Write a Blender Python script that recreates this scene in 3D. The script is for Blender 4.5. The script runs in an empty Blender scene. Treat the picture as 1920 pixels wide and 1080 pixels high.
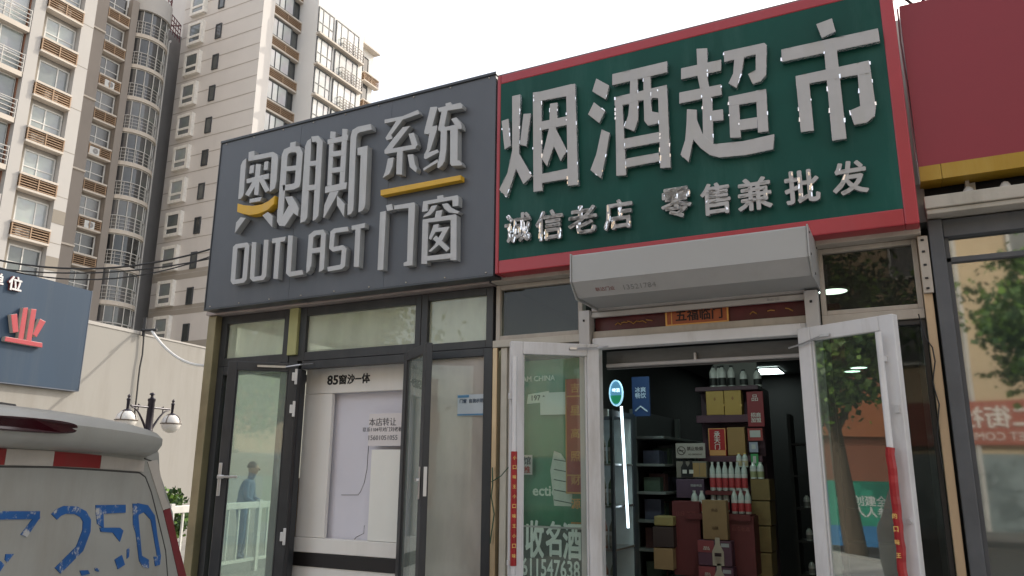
import bpy, bmesh, math, random
from mathutils import Vector, Matrix
R_ = math.radians
rnd = random.Random(7)
S = bpy.context.scene
COL = S.collection

# ------------------------------------------------------------------ camera, sky, sun, exposure
FPX, YAW, PITCH, ROLL, EYE = 1436.0, 27.3, 13.4, 0.52, 1.6
_y, _p, _r = R_(YAW), R_(PITCH), R_(ROLL)
FW = Vector((-math.sin(_y)*math.cos(_p), math.cos(_y)*math.cos(_p), math.sin(_p)))
_rt = Vector((math.cos(_y), math.sin(_y), 0)); _up = _rt.cross(FW)
RT = _rt*math.cos(_r) + _up*math.sin(_r); UP = _up*math.cos(_r) - _rt*math.sin(_r)
CAM = Vector((0, 0, EYE))
cd = bpy.data.cameras.new('camera'); cd.sensor_width = 36; cd.lens = FPX/1920*36
cd.clip_start = 0.05; cd.clip_end = 2000
camo = bpy.data.objects.new('camera', cd); COL.objects.link(camo)
camo.matrix_world = Matrix(((RT.x, UP.x, -FW.x, CAM.x), (RT.y, UP.y, -FW.y, CAM.y), (RT.z, UP.z, -FW.z, CAM.z), (0, 0, 0, 1)))
S.camera = camo

SUNV = Vector((0.33, 0.72, 0.55)).normalized()
world = bpy.data.worlds.new('World'); S.world = world; world.use_nodes = True
wn = world.node_tree.nodes; wl = world.node_tree.links
bg = wn['Background']; bg.inputs['Strength'].default_value = 0.15
sky = wn.new('ShaderNodeTexSky'); sky.sky_type = 'NISHITA'; sky.sun_disc = False
sky.sun_elevation = math.asin(SUNV.z); sky.sun_rotation = math.atan2(SUNV.x, SUNV.y)
sky.air_density = 1.2; sky.dust_density = 3.0; sky.ozone_density = 1.0
milk = wn.new('ShaderNodeMixRGB'); milk.blend_type = 'ADD'; milk.inputs['Fac'].default_value = 1   # even white overcast veil over the whole sky
milk.inputs['Color2'].default_value = (4.3, 4.0, 3.65, 1)
wl.new(sky.outputs[0], milk.inputs['Color1']); wl.new(milk.outputs[0], bg.inputs['Color'])
sl = bpy.data.lights.new('sun', 'SUN'); sl.energy = 2.4; sl.angle = R_(0.6); sl.color = (1.0, 0.93, 0.82)
suno = bpy.data.objects.new('sun', sl); COL.objects.link(suno)
suno.rotation_euler = SUNV.to_track_quat('Z', 'Y').to_euler()
S.view_settings.view_transform = 'Standard'; S.view_settings.look = 'None'
S.view_settings.exposure = 0.3; S.view_settings.gamma = 1.0

# ------------------------------------------------------------------ measuring helpers (a sight line meets a plane of the place)
def ray(px, py):
    return FW + RT*((px-960)/FPX) - UP*((py-540)/FPX)
def PY(px, py, Y):
    d = ray(px, py); return CAM + d*(Y/d.y)
def PX(px, py, X):
    d = ray(px, py); return CAM + d*(X/d.x)
def PZ(px, py, Z):
    d = ray(px, py); return CAM + d*((Z-EYE)/d.z)
def PN(px, py, P0, n):
    d = ray(px, py); return CAM + d*((P0-CAM).dot(n)/d.dot(n))
def boxpx(x0, x1, y0, y1, Y):
    xm, ym = (x0+x1)/2, (y0+y1)/2
    return PY(x0, ym, Y).x, PY(x1, ym, Y).x, PY(xm, y1, Y).z, PY(xm, y0, Y).z

# ------------------------------------------------------------------ materials
MATS = {}
def mat(name, col, rough=0.6, metal=0.0, var=0.12, scale=3.0, stretch=(1, 1, 1), bump=0.0, bscale=40.0, spec=0.5, dirt_glare=None, dirt_glare_amt=0.35, rand=0.0, emit=None, estr=0):
    if name in MATS: return MATS[name]
    m = bpy.data.materials.new(name); m.use_nodes = True; MATS[name] = m
    N, L = m.node_tree.nodes, m.node_tree.links
    b = N['Principled BSDF']
    b.inputs['Roughness'].default_value = rough; b.inputs['Metallic'].default_value = metal
    b.inputs['Specular IOR Level'].default_value = spec
    tc = N.new('ShaderNodeTexCoord'); mp = N.new('ShaderNodeMapping'); mp.inputs['Scale'].default_value = stretch
    L.new(tc.outputs['Object'], mp.inputs['Vector'])
    nz = N.new('ShaderNodeTexNoise'); nz.inputs['Scale'].default_value = scale; nz.inputs['Detail'].default_value = 6; nz.inputs['Roughness'].default_value = .62
    L.new(mp.outputs[0], nz.inputs['Vector'])
    rp = N.new('ShaderNodeValToRGB'); rp.color_ramp.elements[0].position = .3; rp.color_ramp.elements[1].position = .7
    lo = [max(0, c*(1-var)) for c in col]; hi = [min(1, c*(1+var)) for c in col]
    rp.color_ramp.elements[0].color = (*lo, 1); rp.color_ramp.elements[1].color = (*hi, 1)
    L.new(nz.outputs['Fac'], rp.inputs['Fac'])
    out = rp.outputs['Color']
    if dirt_glare is not None:
        n2 = N.new('ShaderNodeTexNoise'); n2.inputs['Scale'].default_value = scale*.55; n2.inputs['Detail'].default_value = 8; n2.inputs['Roughness'].default_value = .7
        m2 = N.new('ShaderNodeMapping'); m2.inputs['Scale'].default_value = (stretch[0]*2.2, stretch[1]*2.2, stretch[2]*.35); m2.inputs['Location'].default_value = (3, 7, 1)
        L.new(tc.outputs['Object'], m2.inputs['Vector']); L.new(m2.outputs[0], n2.inputs['Vector'])
        r2 = N.new('ShaderNodeValToRGB'); r2.color_ramp.elements[0].position = .5; r2.color_ramp.elements[1].position = .78
        r2.color_ramp.elements[1].color = (dirt_glare_amt,)*3 + (1,)
        L.new(n2.outputs['Fac'], r2.inputs['Fac'])
        mx = N.new('ShaderNodeMixRGB'); L.new(r2.outputs['Color'], mx.inputs['Fac']); L.new(out, mx.inputs['Color1']); mx.inputs['Color2'].default_value = (*dirt_glare, 1)
        out = mx.outputs['Color']
    if rand:
        oi = N.new('ShaderNodeObjectInfo'); hs = N.new('ShaderNodeHueSaturation')
        mr = N.new('ShaderNodeMapRange'); mr.inputs['To Min'].default_value = 1-rand; mr.inputs['To Max'].default_value = 1+rand
        L.new(oi.outputs['Random'], mr.inputs['Value']); L.new(mr.outputs[0], hs.inputs['Value']); L.new(out, hs.inputs['Color']); out = hs.outputs['Color']
    L.new(out, b.inputs['Base Color'])
    rr = N.new('ShaderNodeMapRange'); rr.inputs['To Min'].default_value = max(.02, rough-.1); rr.inputs['To Max'].default_value = min(1, rough+.1)
    L.new(nz.outputs['Fac'], rr.inputs['Value']); L.new(rr.outputs[0], b.inputs['Roughness'])
    if bump:
        n3 = N.new('ShaderNodeTexNoise'); n3.inputs['Scale'].default_value = bscale; n3.inputs['Detail'].default_value = 4
        L.new(mp.outputs[0], n3.inputs['Vector'])
        bp = N.new('ShaderNodeBump'); bp.inputs['Strength'].default_value = bump; bp.inputs['Distance'].default_value = .02
        L.new(n3.outputs['Fac'], bp.inputs['Height']); L.new(bp.outputs[0], b.inputs['Normal'])
    if emit:
        b.inputs['Emission Color'].default_value = (*emit, 1); b.inputs['Emission Strength'].default_value = estr
    return m

def glass(name, tint=(.9, .95, .92), f0=.06, film=0.0, filmcol=(.5, .52, .48), rough=0.0, wob=0.0):
    """architectural pane: see-through, mirrors by angle, with an optional diffuse film"""
    if name in MATS: return MATS[name]
    m = bpy.data.materials.new(name); m.use_nodes = True; MATS[name] = m
    N, L = m.node_tree.nodes, m.node_tree.links
    N.remove(N['Principled BSDF']); out = N['Material Output']
    tr = N.new('ShaderNodeBsdfTransparent'); tr.inputs['Color'].default_value = (*tint, 1)
    gl = N.new('ShaderNodeBsdfGlossy'); gl.inputs['Roughness'].default_value = rough
    lw = N.new('ShaderNodeLayerWeight'); lw.inputs['Blend'].default_value = .5
    pw = N.new('ShaderNodeMath'); pw.operation = 'POWER'; pw.inputs[1].default_value = 5
    ml = N.new('ShaderNodeMath'); ml.operation = 'MULTIPLY_ADD'; ml.inputs[1].default_value = 1-f0; ml.inputs[2].default_value = f0
    L.new(lw.outputs['Facing'], pw.inputs[0]); L.new(pw.outputs[0], ml.inputs[0])
    base = tr.outputs[0]
    tc = N.new('ShaderNodeTexCoord')
    if film:
        df = N.new('ShaderNodeBsdfDiffuse'); df.inputs['Color'].default_value = (*filmcol, 1)
        nz = N.new('ShaderNodeTexNoise'); nz.inputs['Scale'].default_value = 2.2; nz.inputs['Detail'].default_value = 7
        mp = N.new('ShaderNodeMapping'); mp.inputs['Scale'].default_value = (2, 2, .7)
        L.new(tc.outputs['Object'], mp.inputs['Vector']); L.new(mp.outputs[0], nz.inputs['Vector'])
        mr = N.new('ShaderNodeMapRange'); mr.inputs['From Min'].default_value = .3; mr.inputs['From Max'].default_value = .7
        mr.inputs['To Min'].default_value = film*.75; mr.inputs['To Max'].default_value = min(1, film*1.2)
        L.new(nz.outputs['Fac'], mr.inputs['Value'])
        mx0 = N.new('ShaderNodeMixShader'); L.new(mr.outputs[0], mx0.inputs['Fac']); L.new(tr.outputs[0], mx0.inputs[1]); L.new(df.outputs[0], mx0.inputs[2]); base = mx0.outputs[0]
    if wob:
        n3 = N.new('ShaderNodeTexNoise'); n3.inputs['Scale'].default_value = 1.6; n3.inputs['Detail'].default_value = 1
        L.new(tc.outputs['Object'], n3.inputs['Vector'])
        bp = N.new('ShaderNodeBump'); bp.inputs['Strength'].default_value = wob; bp.inputs['Distance'].default_value = .02
        L.new(n3.outputs['Fac'], bp.inputs['Height']); L.new(bp.outputs[0], gl.inputs['Normal'])
    mx = N.new('ShaderNodeMixShader'); L.new(ml.outputs[0], mx.inputs['Fac']); L.new(base, mx.inputs[1]); L.new(gl.outputs[0], mx.inputs[2])
    L.new(mx.outputs[0], out.inputs['Surface'])
    return m

def emitter(name, col, strength):
    if name in MATS: return MATS[name]
    m = bpy.data.materials.new(name); m.use_nodes = True; MATS[name] = m
    b = m.node_tree.nodes['Principled BSDF']
    b.inputs['Base Color'].default_value = (*col, 1); b.inputs['Emission Color'].default_value = (*col, 1); b.inputs['Emission Strength'].default_value = strength
    return m

# ------------------------------------------------------------------ geometry helpers
class MB:
    """collects shapes (world coordinates, through self.M) and links them as ONE mesh object"""
    def __init__(s, M=None): s.v, s.f, s.mi = [], [], []; s.M = M
    def add(s, vs, fs, mi=0):
        o = len(s.v)
        for v in vs:
            v = Vector(v); s.v.append(s.M @ v if s.M else v)
        for f in fs: s.f.append([i+o for i in f]); s.mi.append(mi)
        return s
    def box(s, x0, x1, y0, y1, z0, z1, mi=0):
        return s.add([(x0,y0,z0),(x1,y0,z0),(x1,y1,z0),(x0,y1,z0),(x0,y0,z1),(x1,y0,z1),(x1,y1,z1),(x0,y1,z1)],
              [(0,3,2,1),(4,5,6,7),(0,1,5,4),(1,2,6,5),(2,3,7,6),(3,0,4,7)], mi)
    def prism(s, front, back, mi=0, smi=None):
        n = len(front); smi = mi if smi is None else smi
        s.add(list(front)+list(back), [list(range(n))], mi)
        o = len(s.v)-2*n
        s.f.append([o+n+i for i in range(n)][::-1]); s.mi.append(smi)
        for i in range(n):
            j = (i+1) % n; s.f.append([o+i, o+j, o+n+j, o+n+i]); s.mi.append(smi)
        return s
    def strip(s, lf, rf, lb, rb, closed=False, mi=0, smi=1):
        n = len(lf); o = len(s.v)
        for k in range(n):
            for v in (lf[k], rf[k], rb[k], lb[k]): s.v.append(s.M @ Vector(v) if s.M else Vector(v))
        rng = range(n if closed else n-1)
        for k in rng:
            a, b = o+4*k, o+4*((k+1) % n)
            s.f.append([a, a+1, b+1, b]); s.mi.append(mi)
            s.f.append([a+1, a+2, b+2, b+1]); s.mi.append(smi)
            s.f.append([a+2, a+3, b+3, b+2]); s.mi.append(smi)
            s.f.append([a+3, a, b, b+3]); s.mi.append(smi)
        if not closed:
            for k in (0, n-1):
                a = o+4*k; s.f.append([a, a+1, a+2, a+3]); s.mi.append(smi)
        return s
    def tube(s, pts, r, n=8, mi=0, r2=None):
        pts = [Vector(p) for p in pts]; rings = []; o = len(s.v); m = len(pts)
        for i, p in enumerate(pts):
            t = (pts[min(i+1, m-1)] - pts[max(i-1, 0)]).normalized()
            a = t.cross(Vector((0, 0, 1)) if abs(t.z) < .9 else Vector((1, 0, 0))).normalized(); b = t.cross(a)
            rr = r if r2 is None else r+(r2-r)*i/max(1, m-1)
            for k in range(n):
                q = p + (a*math.cos(2*math.pi*k/n) + b*math.sin(2*math.pi*k/n))*rr
                s.v.append(s.M @ q if s.M else q)
        for i in range(m-1):
            for k in range(n):
                k2 = (k+1) % n
                s.f.append([o+i*n+k, o+i*n+k2, o+(i+1)*n+k2, o+(i+1)*n+k]); s.mi.append(mi)
        s.f.append([o+k for k in range(n)][::-1]); s.mi.append(mi)
        s.f.append([o+(m-1)*n+k for k in range(n)]); s.mi.append(mi)
        return s
    def lathe(s, c, prof, n=12, mi=0):
        o = len(s.v); c = Vector(c)
        for r, z in prof:
            for k in range(n):
                q = c + Vector((r*math.cos(2*math.pi*k/n), r*math.sin(2*math.pi*k/n), z)); s.v.append(s.M @ q if s.M else q)
        for i in range(len(prof)-1):
            for k in range(n):
                k2 = (k+1) % n; s.f.append([o+i*n+k, o+i*n+k2, o+(i+1)*n+k2, o+(i+1)*n+k]); s.mi.append(mi)
        s.f.append([o+k for k in range(n)][::-1]); s.mi.append(mi)
        s.f.append([o+(len(prof)-1)*n+k for k in range(n)]); s.mi.append(mi)
        return s

WPOS = {}
def wpos(o): return WPOS.get(o.name, Vector((0, 0, 0)))
def link_mesh(name, me, parent=None, org=None):
    o = bpy.data.objects.new(name, me); COL.objects.link(o)
    base = wpos(parent) if parent else Vector((0, 0, 0))
    org = base if org is None else Vector(org)
    o.location = org-base; WPOS[o.name] = org
    if parent: o.parent = parent
    return o
def obj(name, mb, mats, parent=None, bevel=0, smooth=False, org=None, fix=True):
    base = wpos(parent) if (parent and org is None) else Vector(org or (0, 0, 0))
    me = bpy.data.meshes.new(name)
    me.from_pydata([tuple(v-base) for v in mb.v], [], mb.f)
    for m in (mats if isinstance(mats, (list, tuple)) else [mats]): me.materials.append(m)
    for p, i in zip(me.polygons, mb.mi): p.material_index = min(i, len(me.materials)-1)
    if fix:
        bm = bmesh.new(); bm.from_mesh(me); bmesh.ops.recalc_face_normals(bm, faces=bm.faces); bm.to_mesh(me); bm.free()
    if smooth:
        for p in me.polygons: p.use_smooth = True
        me.set_sharp_from_angle(angle=R_(40))
    o = link_mesh(name, me, parent, base)
    if bevel:
        b = o.modifiers.new('bevel', 'BEVEL'); b.width = bevel; b.segments = 2; b.limit_method = 'ANGLE'; b.angle_limit = R_(50)
    return o
def tag(o, label=None, cat=None, group=None, kind=None):
    if label: o['label'] = label
    if cat: o['category'] = cat
    if group: o['group'] = group
    if kind: o['kind'] = kind
    return o
def thing(name, label, cat, loc, group=None):
    o = bpy.data.objects.new(name, None); COL.objects.link(o); o.location = loc; WPOS[o.name] = Vector(loc); o.empty_display_size = .1
    return tag(o, label, cat, group)
def copy_part(o, parent, loc, rz=None):
    """copy of a part with its own sub-parts; shares mesh data"""
    c = o.copy(); COL.objects.link(c); c.parent = parent; c.location = Vector(loc)-wpos(parent); WPOS[c.name] = Vector(loc)
    if rz is not None: c.rotation_euler.z = rz
    for ch in list(o.children):
        d = ch.copy(); COL.objects.link(d); d.parent = c
    return c

def miter(pts, w, closed=False):
    n = len(pts); L, Rr = [], []
    for i in range(n):
        if closed: a, b, c = pts[i-1], pts[i], pts[(i+1) % n]
        else: a, b, c = pts[max(i-1, 0)], pts[i], pts[min(i+1, n-1)]
        d1 = Vector((b[0]-a[0], b[1]-a[1])); d2 = Vector((c[0]-b[0], c[1]-b[1]))
        if d1.length < 1e-6: d1 = d2
        if d2.length < 1e-6: d2 = d1
        d1.normalize(); d2.normalize()
        t = (d1+d2).normalized(); nn = Vector((-t.y, t.x)); k = w/2/max(.45, nn.dot(Vector((-d1.y, d1.x))))
        L.append((b[0]+nn.x*k, b[1]+nn.y*k)); Rr.append((b[0]-nn.x*k, b[1]-nn.y*k))
    return L, Rr
def strokes(mb, ss, ox, oy, sc, at, depth, jit=.0005):
    """ss: ('P', pts) polygons, ('L', w, pts) ribbons, ('R', w, pts) closed rings, in enlarged-picture units; at(px,py)->front point; depth: vector to the back"""
    depth = Vector(depth); dn = depth.normalized()
    for i, q in enumerate(ss):
        off = -dn*(jit*i)
        f = lambda p: at(ox+p[0]/sc, oy+p[1]/sc)+off
        if q[0] == 'P':
            fr = [f(p) for p in q[1]]; mb.prism(fr, [v+depth-off for v in fr], 0, 1)
        else:
            l, r = miter(q[2], q[1], q[0] == 'R')
            lf = [f(p) for p in l]; rf = [f(p) for p in r]
            mb.strip(lf, rf, [v+depth-off for v in lf], [v+depth-off for v in rf], q[0] == 'R')
    return mb

FACADE = Matrix(((1,0,0,0),(0,0,-1,0),(0,1,0,0),(0,0,0,1)))   # text plane -> facing -Y
def text(name, body, fit, mats, parent, F=FACADE, depth=.002, bold=0.0, org=(0,0,0), keep=True, spacing=1.0, line=1.0, mirror=False):
    """built-in lettering fitted to the rectangle fit=(x0,x1,z0,z1) of the plane F at org"""
    cu = bpy.data.curves.new(name, 'FONT'); cu.body = body; cu.extrude = .5; cu.offset = min(0, bold); cu.resolution_u = 2
    cu.space_character = spacing; cu.space_line = line; cu.align_x = 'CENTER'
    t = bpy.data.objects.new(name, cu); COL.objects.link(t); bpy.context.view_layer.update()
    me = bpy.data.meshes.new_from_object(t.evaluated_get(bpy.context.evaluated_depsgraph_get()))
    bpy.data.objects.remove(t); bpy.data.curves.remove(cu)
    if bold > 0:                                   # heavier face: the same glyphs laid over each other a little apart
        bm = bmesh.new(); bm.from_mesh(me); src = list(bm.verts)+list(bm.edges)+list(bm.faces)
        for k in range(8):
            g_ = bmesh.ops.duplicate(bm, geom=src)['geom']
            bmesh.ops.translate(bm, verts=[e for e in g_ if isinstance(e, bmesh.types.BMVert)], vec=(bold*.8*math.cos(k*math.pi/4+.2), bold*.8*math.sin(k*math.pi/4+.2), .012*(k+1)))
        bm.to_mesh(me); bm.free()
    xs = [v.co.x for v in me.vertices]; ys = [v.co.y for v in me.vertices]
    w, h = max(xs)-min(xs), max(ys)-min(ys); cx, cy = (max(xs)+min(xs))/2, (max(ys)+min(ys))/2
    sx, sy = (fit[1]-fit[0])/w, (fit[3]-fit[2])/h
    if keep: sx = sy = min(sx, sy)
    fx, fy = (fit[0]+fit[1])/2, (fit[2]+fit[3])/2
    base = wpos(parent) if parent else Vector((0, 0, 0)); org = Vector(org)
    for v in me.vertices:
        p = Vector(((v.co.x-cx)*sx+fx, (v.co.y-cy)*sy+fy, (v.co.z+.5)*depth))
        v.co = F @ p + org - base
    for m in (mats if isinstance(mats, (list, tuple)) else [mats]): me.materials.append(m)
    if len(me.materials) > 1:
        nd = (F.to_3x3() @ Vector((0, 0, 1)))
        for p in me.polygons: p.material_index = 0 if abs(p.normal.dot(nd)) > .7 else 1
    else:
        for p in me.polygons: p.material_index = 0
    return link_mesh(name, me, parent, base)
# ------------------------------------------------------------------ palette
ALU_DARK = mat('dark_aluminium', (.028,.030,.034), .42, 0, .2, 5, bump=.05, dirt_glare=(.12,.11,.10), dirt_glare_amt=.3)
ALU_WHITE = mat('white_door_paint', (.60,.60,.61), .45, 0, .07, 4, dirt_glare=(.28,.25,.21), dirt_glare_amt=.6)
STEEL_OLD = mat('old_beige_steel', (.42,.38,.33), .5, 0, .12, 5, dirt_glare=(.22,.17,.13), dirt_glare_amt=.5)
OLIVE = mat('olive_metal', (.24,.21,.12), .45, .2, .2, 3, dirt_glare=(.2,.12,.08), dirt_glare_amt=.5)
OLIVE_L = mat('olive_post_light', (.36,.36,.16), .5, 0, .1, 4, dirt_glare=(.25,.22,.14), dirt_glare_amt=.3)
GREYPOST = mat('grey_post_paint', (.075,.08,.09), .5, 0, .15, 4, dirt_glare=(.16,.15,.14), dirt_glare_amt=.3)
CHROME = mat('chrome', (.75,.75,.76), .2, 1, .1, 8)
STEEL = mat('brushed_steel', (.55,.55,.56), .35, 1, .1, 20, stretch=(1,1,.1))
BLACK = mat('black_rubber', (.012,.012,.013), .6)
G_CLEAR = glass('clear_glass', (.92,.96,.94), .05)
G_TRANS = glass('transom_glass', (.85,.9,.84), .05, film=.55, filmcol=(.66,.70,.58))
G_DARK = glass('dark_transom_glass', (.6,.6,.57), .03, film=.05, filmcol=(.36,.34,.31), wob=.02)
G_DOOR = glass('door_glass', (.88,.95,.92), .10, film=.16, filmcol=(.62,.68,.62), rough=.03, wob=.03)
G_SHOW = glass('show_glass', (.93,.96,.94), .022, film=.008, filmcol=(.40,.44,.40), rough=.02, wob=.03)
G_BACK = glass('plain_window_glass', (.95,.98,.96), .05, film=.05, filmcol=(.6,.62,.56))

# ------------------------------------------------------------------ ground, road, pavement
ASPH = mat('asphalt', (.055,.055,.056), .9, 0, .3, 6, bump=.4, bscale=90)
g = MB(); g.box(-400, 400, -400, 400, -.5, 0); tag(obj('ground', g, mat('far_ground', (.24,.23,.21), .95, 0, .25, .4)), kind='structure')
g = MB(); g.add([(-80,-13,.004),(80,-13,.004),(80,-1.2,.004),(-80,-1.2,.004)], [(0,1,2,3)]); tag(obj('road', g, ASPH), kind='structure')
PAVE = mat('pavement_slab', (.45,.43,.40), .85, 0, .18, 2.5, bump=.15, bscale=60, rand=.12)
pv = MB(); pv.box(-14, 14, -1.05, 4.75, .0, .12); pav = tag(obj('pavement', pv, PAVE), kind='structure')
kb = MB()
kb.box(-14, 14, -1.2, -1.054, 0, .14); tag(obj('kerb', kb, mat('kerb_stone', (.40,.39,.37), .8, 0, .15, 3)), kind='structure')

# ------------------------------------------------------------------ shop one: dark framed window shop
X0, XM, XR = -5.62, -2.745, .185      # left end, party line, right end
ZT = 3.0
def frame_ring(mb, x0, x1, z0, z1, y0, y1, w, wb=None, wt=None, wr=None):
    wb = w if wb is None else wb; wt = w if wt is None else wt; wr = w if wr is None else wr
    mb.box(x0, x0+w, y0, y1, z0, z1); mb.box(x1-wr, x1, y0, y1, z0, z1)
    mb.box(x0+w, x1-wr, y0+.001, y1-.001, z1-wt, z1); mb.box(x0+w, x1-wr, y0+.001, y1-.001, z0, z0+wb)
    return mb
def window(parent, x0, x1, z0, z1, fm, gm, w=.05, y0=5.0, y1=5.07, name='front_window', **k):
    f = obj(name, frame_ring(MB(), x0, x1, z0, z1, y0, y1, w, **k), fm, parent, bevel=.004)
    ym = (y0+y1)/2
    obj('pane', MB().box(x0+w*.8, x1-w*.8, ym-.003, ym+.003, z0+w*.8, z1-w*.8), gm, f)
    return f
ws = thing('window_shop', 'dark aluminium framed window shop with white display wall behind its open double doors', 'shop', (-4.2, 5.0, 0))
FLOORM = mat('shop_floor_tile', (.55,.54,.51), .35, 0, .1, 2)
PLAS = mat('white_plaster', (.75,.73,.69), .8, 0, .06, 2, bump=.05)
obj('floor', MB().box(X0+.05, XM, 5.08, 9.5, -.01, .13), FLOORM, ws)
obj('roof', MB().box(X0, XM, 4.98, 9.6, 3.06, 3.30), mat('roof_deck', (.30,.29,.28), .9), ws)
obj('ceiling', MB().box(X0+.06, XM-.06, 5.12, 9.5, 2.95, 3.05), PLAS, ws)
obj('rear_wall', MB().box(X0, XM, 9.5, 9.6, 0, 3.05), PLAS, ws)
obj('party_wall', MB().box(XM-.05, XM+.03, 5.08, 9.5, 0, 3.05), PLAS, ws)
obj('corner_post', MB().box(X0-.10, X0, 4.93, 5.06, 0, 2.97), OLIVE, ws, bevel=.006)
for a_, b_, o_ in ((X0-.10, -4.5, 0), (-4.498, -3.62, .004), (-3.617, XM+.02, .001)):
    obj('header_strip', MB().box(a_, b_, 4.90+o_, 5.06, 2.972, 3.035-o_), mat('header_metal', (.40,.34,.32), .4, .3, .12, 5, dirt_glare=(.2,.15,.13), dirt_glare_amt=.4), ws, bevel=.003)
# side glazing of the left end
sg = MB()
for yy in (5.08, 6.6, 8.1, 9.44): sg.box(X0, X0+.06, yy, yy+.06, 0, 2.96)
sg.box(X0+.001, X0+.059, 5.14, 9.44, 2.90, 2.96).box(X0+.001, X0+.059, 5.14, 9.44, 2.48, 2.55).box(X0+.001, X0+.059, 5.14, 9.44, .13, .25)
sw = obj('side_window', sg, ALU_DARK, ws)
obj('pane', MB().box(X0+.027, X0+.033, 5.1, 9.45, .15, 2.95), G_BACK, sw)
obj('olive_post', MB().box(-4.765, -4.665, 4.975, 5.07, 2.555, 2.97), OLIVE_L, ws, bevel=.004)
obj('lower_post', MB().box(-4.765, -4.61, 5.005, 5.07, .13, 2.430).box(-4.765, -4.664, 5.006, 5.07, 2.431, 2.553), ALU_DARK, ws, bevel=.004)
window(ws, X0, -4.768, 2.50, 2.97, ALU_DARK, G_TRANS, .075, name='transom_window')
window(ws, -4.662, -3.395, 2.50, 2.97, ALU_DARK, G_TRANS, .075, wr=.055, name='transom_window')
window(ws, -3.392, XM+.005, 2.50, 2.97, ALU_DARK, G_TRANS, .06, name='transom_window')
window(ws, X0, -4.768, .13, 2.498, ALU_DARK, G_CLEAR, .075)
FROST = mat('taupe_film', (.33,.29,.25), .5, 0, .05, .8)
fw2 = window(ws, -3.50, XM+.005, .13, 2.498, ALU_DARK, glass('film_glass', (.6,.58,.55), .09, film=.72, filmcol=(.60,.56,.515), rough=.02, wob=.03), .06, wr=.075)
fw2['label'] = 'tall window with taupe film beside the edge-on door'
obj('door_head', MB().box(-4.61, -3.50, 5.004, 5.07, 2.43, 2.497), ALU_DARK, ws, bevel=.003)
# white display wall standing just inside the doorway
DW = mat('display_board_white', (.78,.76,.72), .55, 0, .04, 1.2, dirt_glare=(.45,.41,.36), dirt_glare_amt=.35)
DP = mat('display_board_lilac', (.68,.67,.74), .5, 0, .05, 1.0)
YD = 5.16
dw = thing('display_wall', 'white window display wall with black lettering inside the dark doorway', 'display wall', (-4.1, YD, .13))
dX = lambda px, py=860: PY(px, py, YD).x
dZ = lambda py, px=680: PY(px, py, YD).z
XL, XRR, XN, XP = -4.69, -3.53, dX(616), dX(693, 930)
zN, zP, zB, zK, zk2 = dZ(735), dZ(843, 730), dZ(1014), dZ(1043), dZ(1070)
obj('panel', MB().box(XL, XN, YD, YD+.04, zB+.002, zN), DW, dw, bevel=.006)
obj('panel', MB().box(XL, XRR, YD+.001, YD+.04, zN+.002, 2.62), DW, dw, bevel=.006)
obj('panel', MB().box(XP, XRR, YD-.004, YD+.04, zB+.003, zP), mat('display_board_pale', (.80,.80,.75), .55, 0, .04, 1.5), dw, bevel=.003)
obj('niche_panel', MB().box(XL, XRR, YD+.075, YD+.11, zB-.02, zN+.05), DP, dw)
obj('plinth', MB().box(XL, XRR, YD-.02, YD+.06, zk2, zK-.002), mat('dark_plinth', (.012,.010,.010), .5), dw, bevel=.004)
obj('lower_panel', MB().box(XL, XRR, YD-.01, YD+.06, .13, zk2-.002), DW, dw)
obj('ledge', MB().box(XL, XRR, YD-.015, YD+.06, zK, zB), DW, dw, bevel=.006)
x0, x1, z0, z1 = boxpx(614, 694, 700, 722, YD)
for ch, u0, u1 in (('85', 0, .26), ('窗', .275, .46), ('沙', .475, .65), ('一', .66, .80), ('体', .81, 1.0)):
    w_ = x1-x0; hz = (z1-z0)*(.08 if ch == '一' else 1); zc_ = (z0+z1)/2
    text('lettering', ch, (x0+w_*u0, x0+w_*u1, zc_-.042 if ch != '一' else zc_-.006, zc_+.042 if ch != '一' else zc_+.006), mat('black_print', (.01,.01,.01), .6), dw, bold=.035, org=(0, YD+.0005, 0), depth=.003, keep=False)
for pts in ([(692,826),(690,850),(688,880),(683,905),(676,922),(672,927)], [(683,985),(682,1000),(668,1007),(657,1020)], [(640,928),(672,928)]):
    obj('crack', MB().tube([PY(px, py, YD+.073) for px, py in pts], .002, 5), mat('crack_line', (.06,.055,.055), .8), dw)
nx0, nx1, nz0, nz1 = boxpx(691, 766, 775, 836, YD-.01); nx1 = min(nx1, XRR-.002)
hn = thing('handwritten_note', 'pale paper note with handwritten lines on the white display wall', 'note', ((nx0+nx1)/2, YD, nz0))
obj('sheet', MB().box(nx0, nx1, YD-.008, YD-.0055, nz0, nz1), mat('note_paper', (.70,.66,.66), .7, var=.04), hn)
INK = mat('pencil_ink', (.10,.10,.11), .8)
for t_, a in (('本店转让', (692, 743, 785, 797)), ('联系1104号对门刘老板', (680, 754, 799, 811)), ('15601051055', (691, 745, 815, 826))):
    b = boxpx(*a, YD-.01); text('handwriting', t_, (b[0], b[1], b[2]-.006, b[3]+.006), INK, hn, bold=0, org=(0, YD-.0082, 0))
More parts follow.
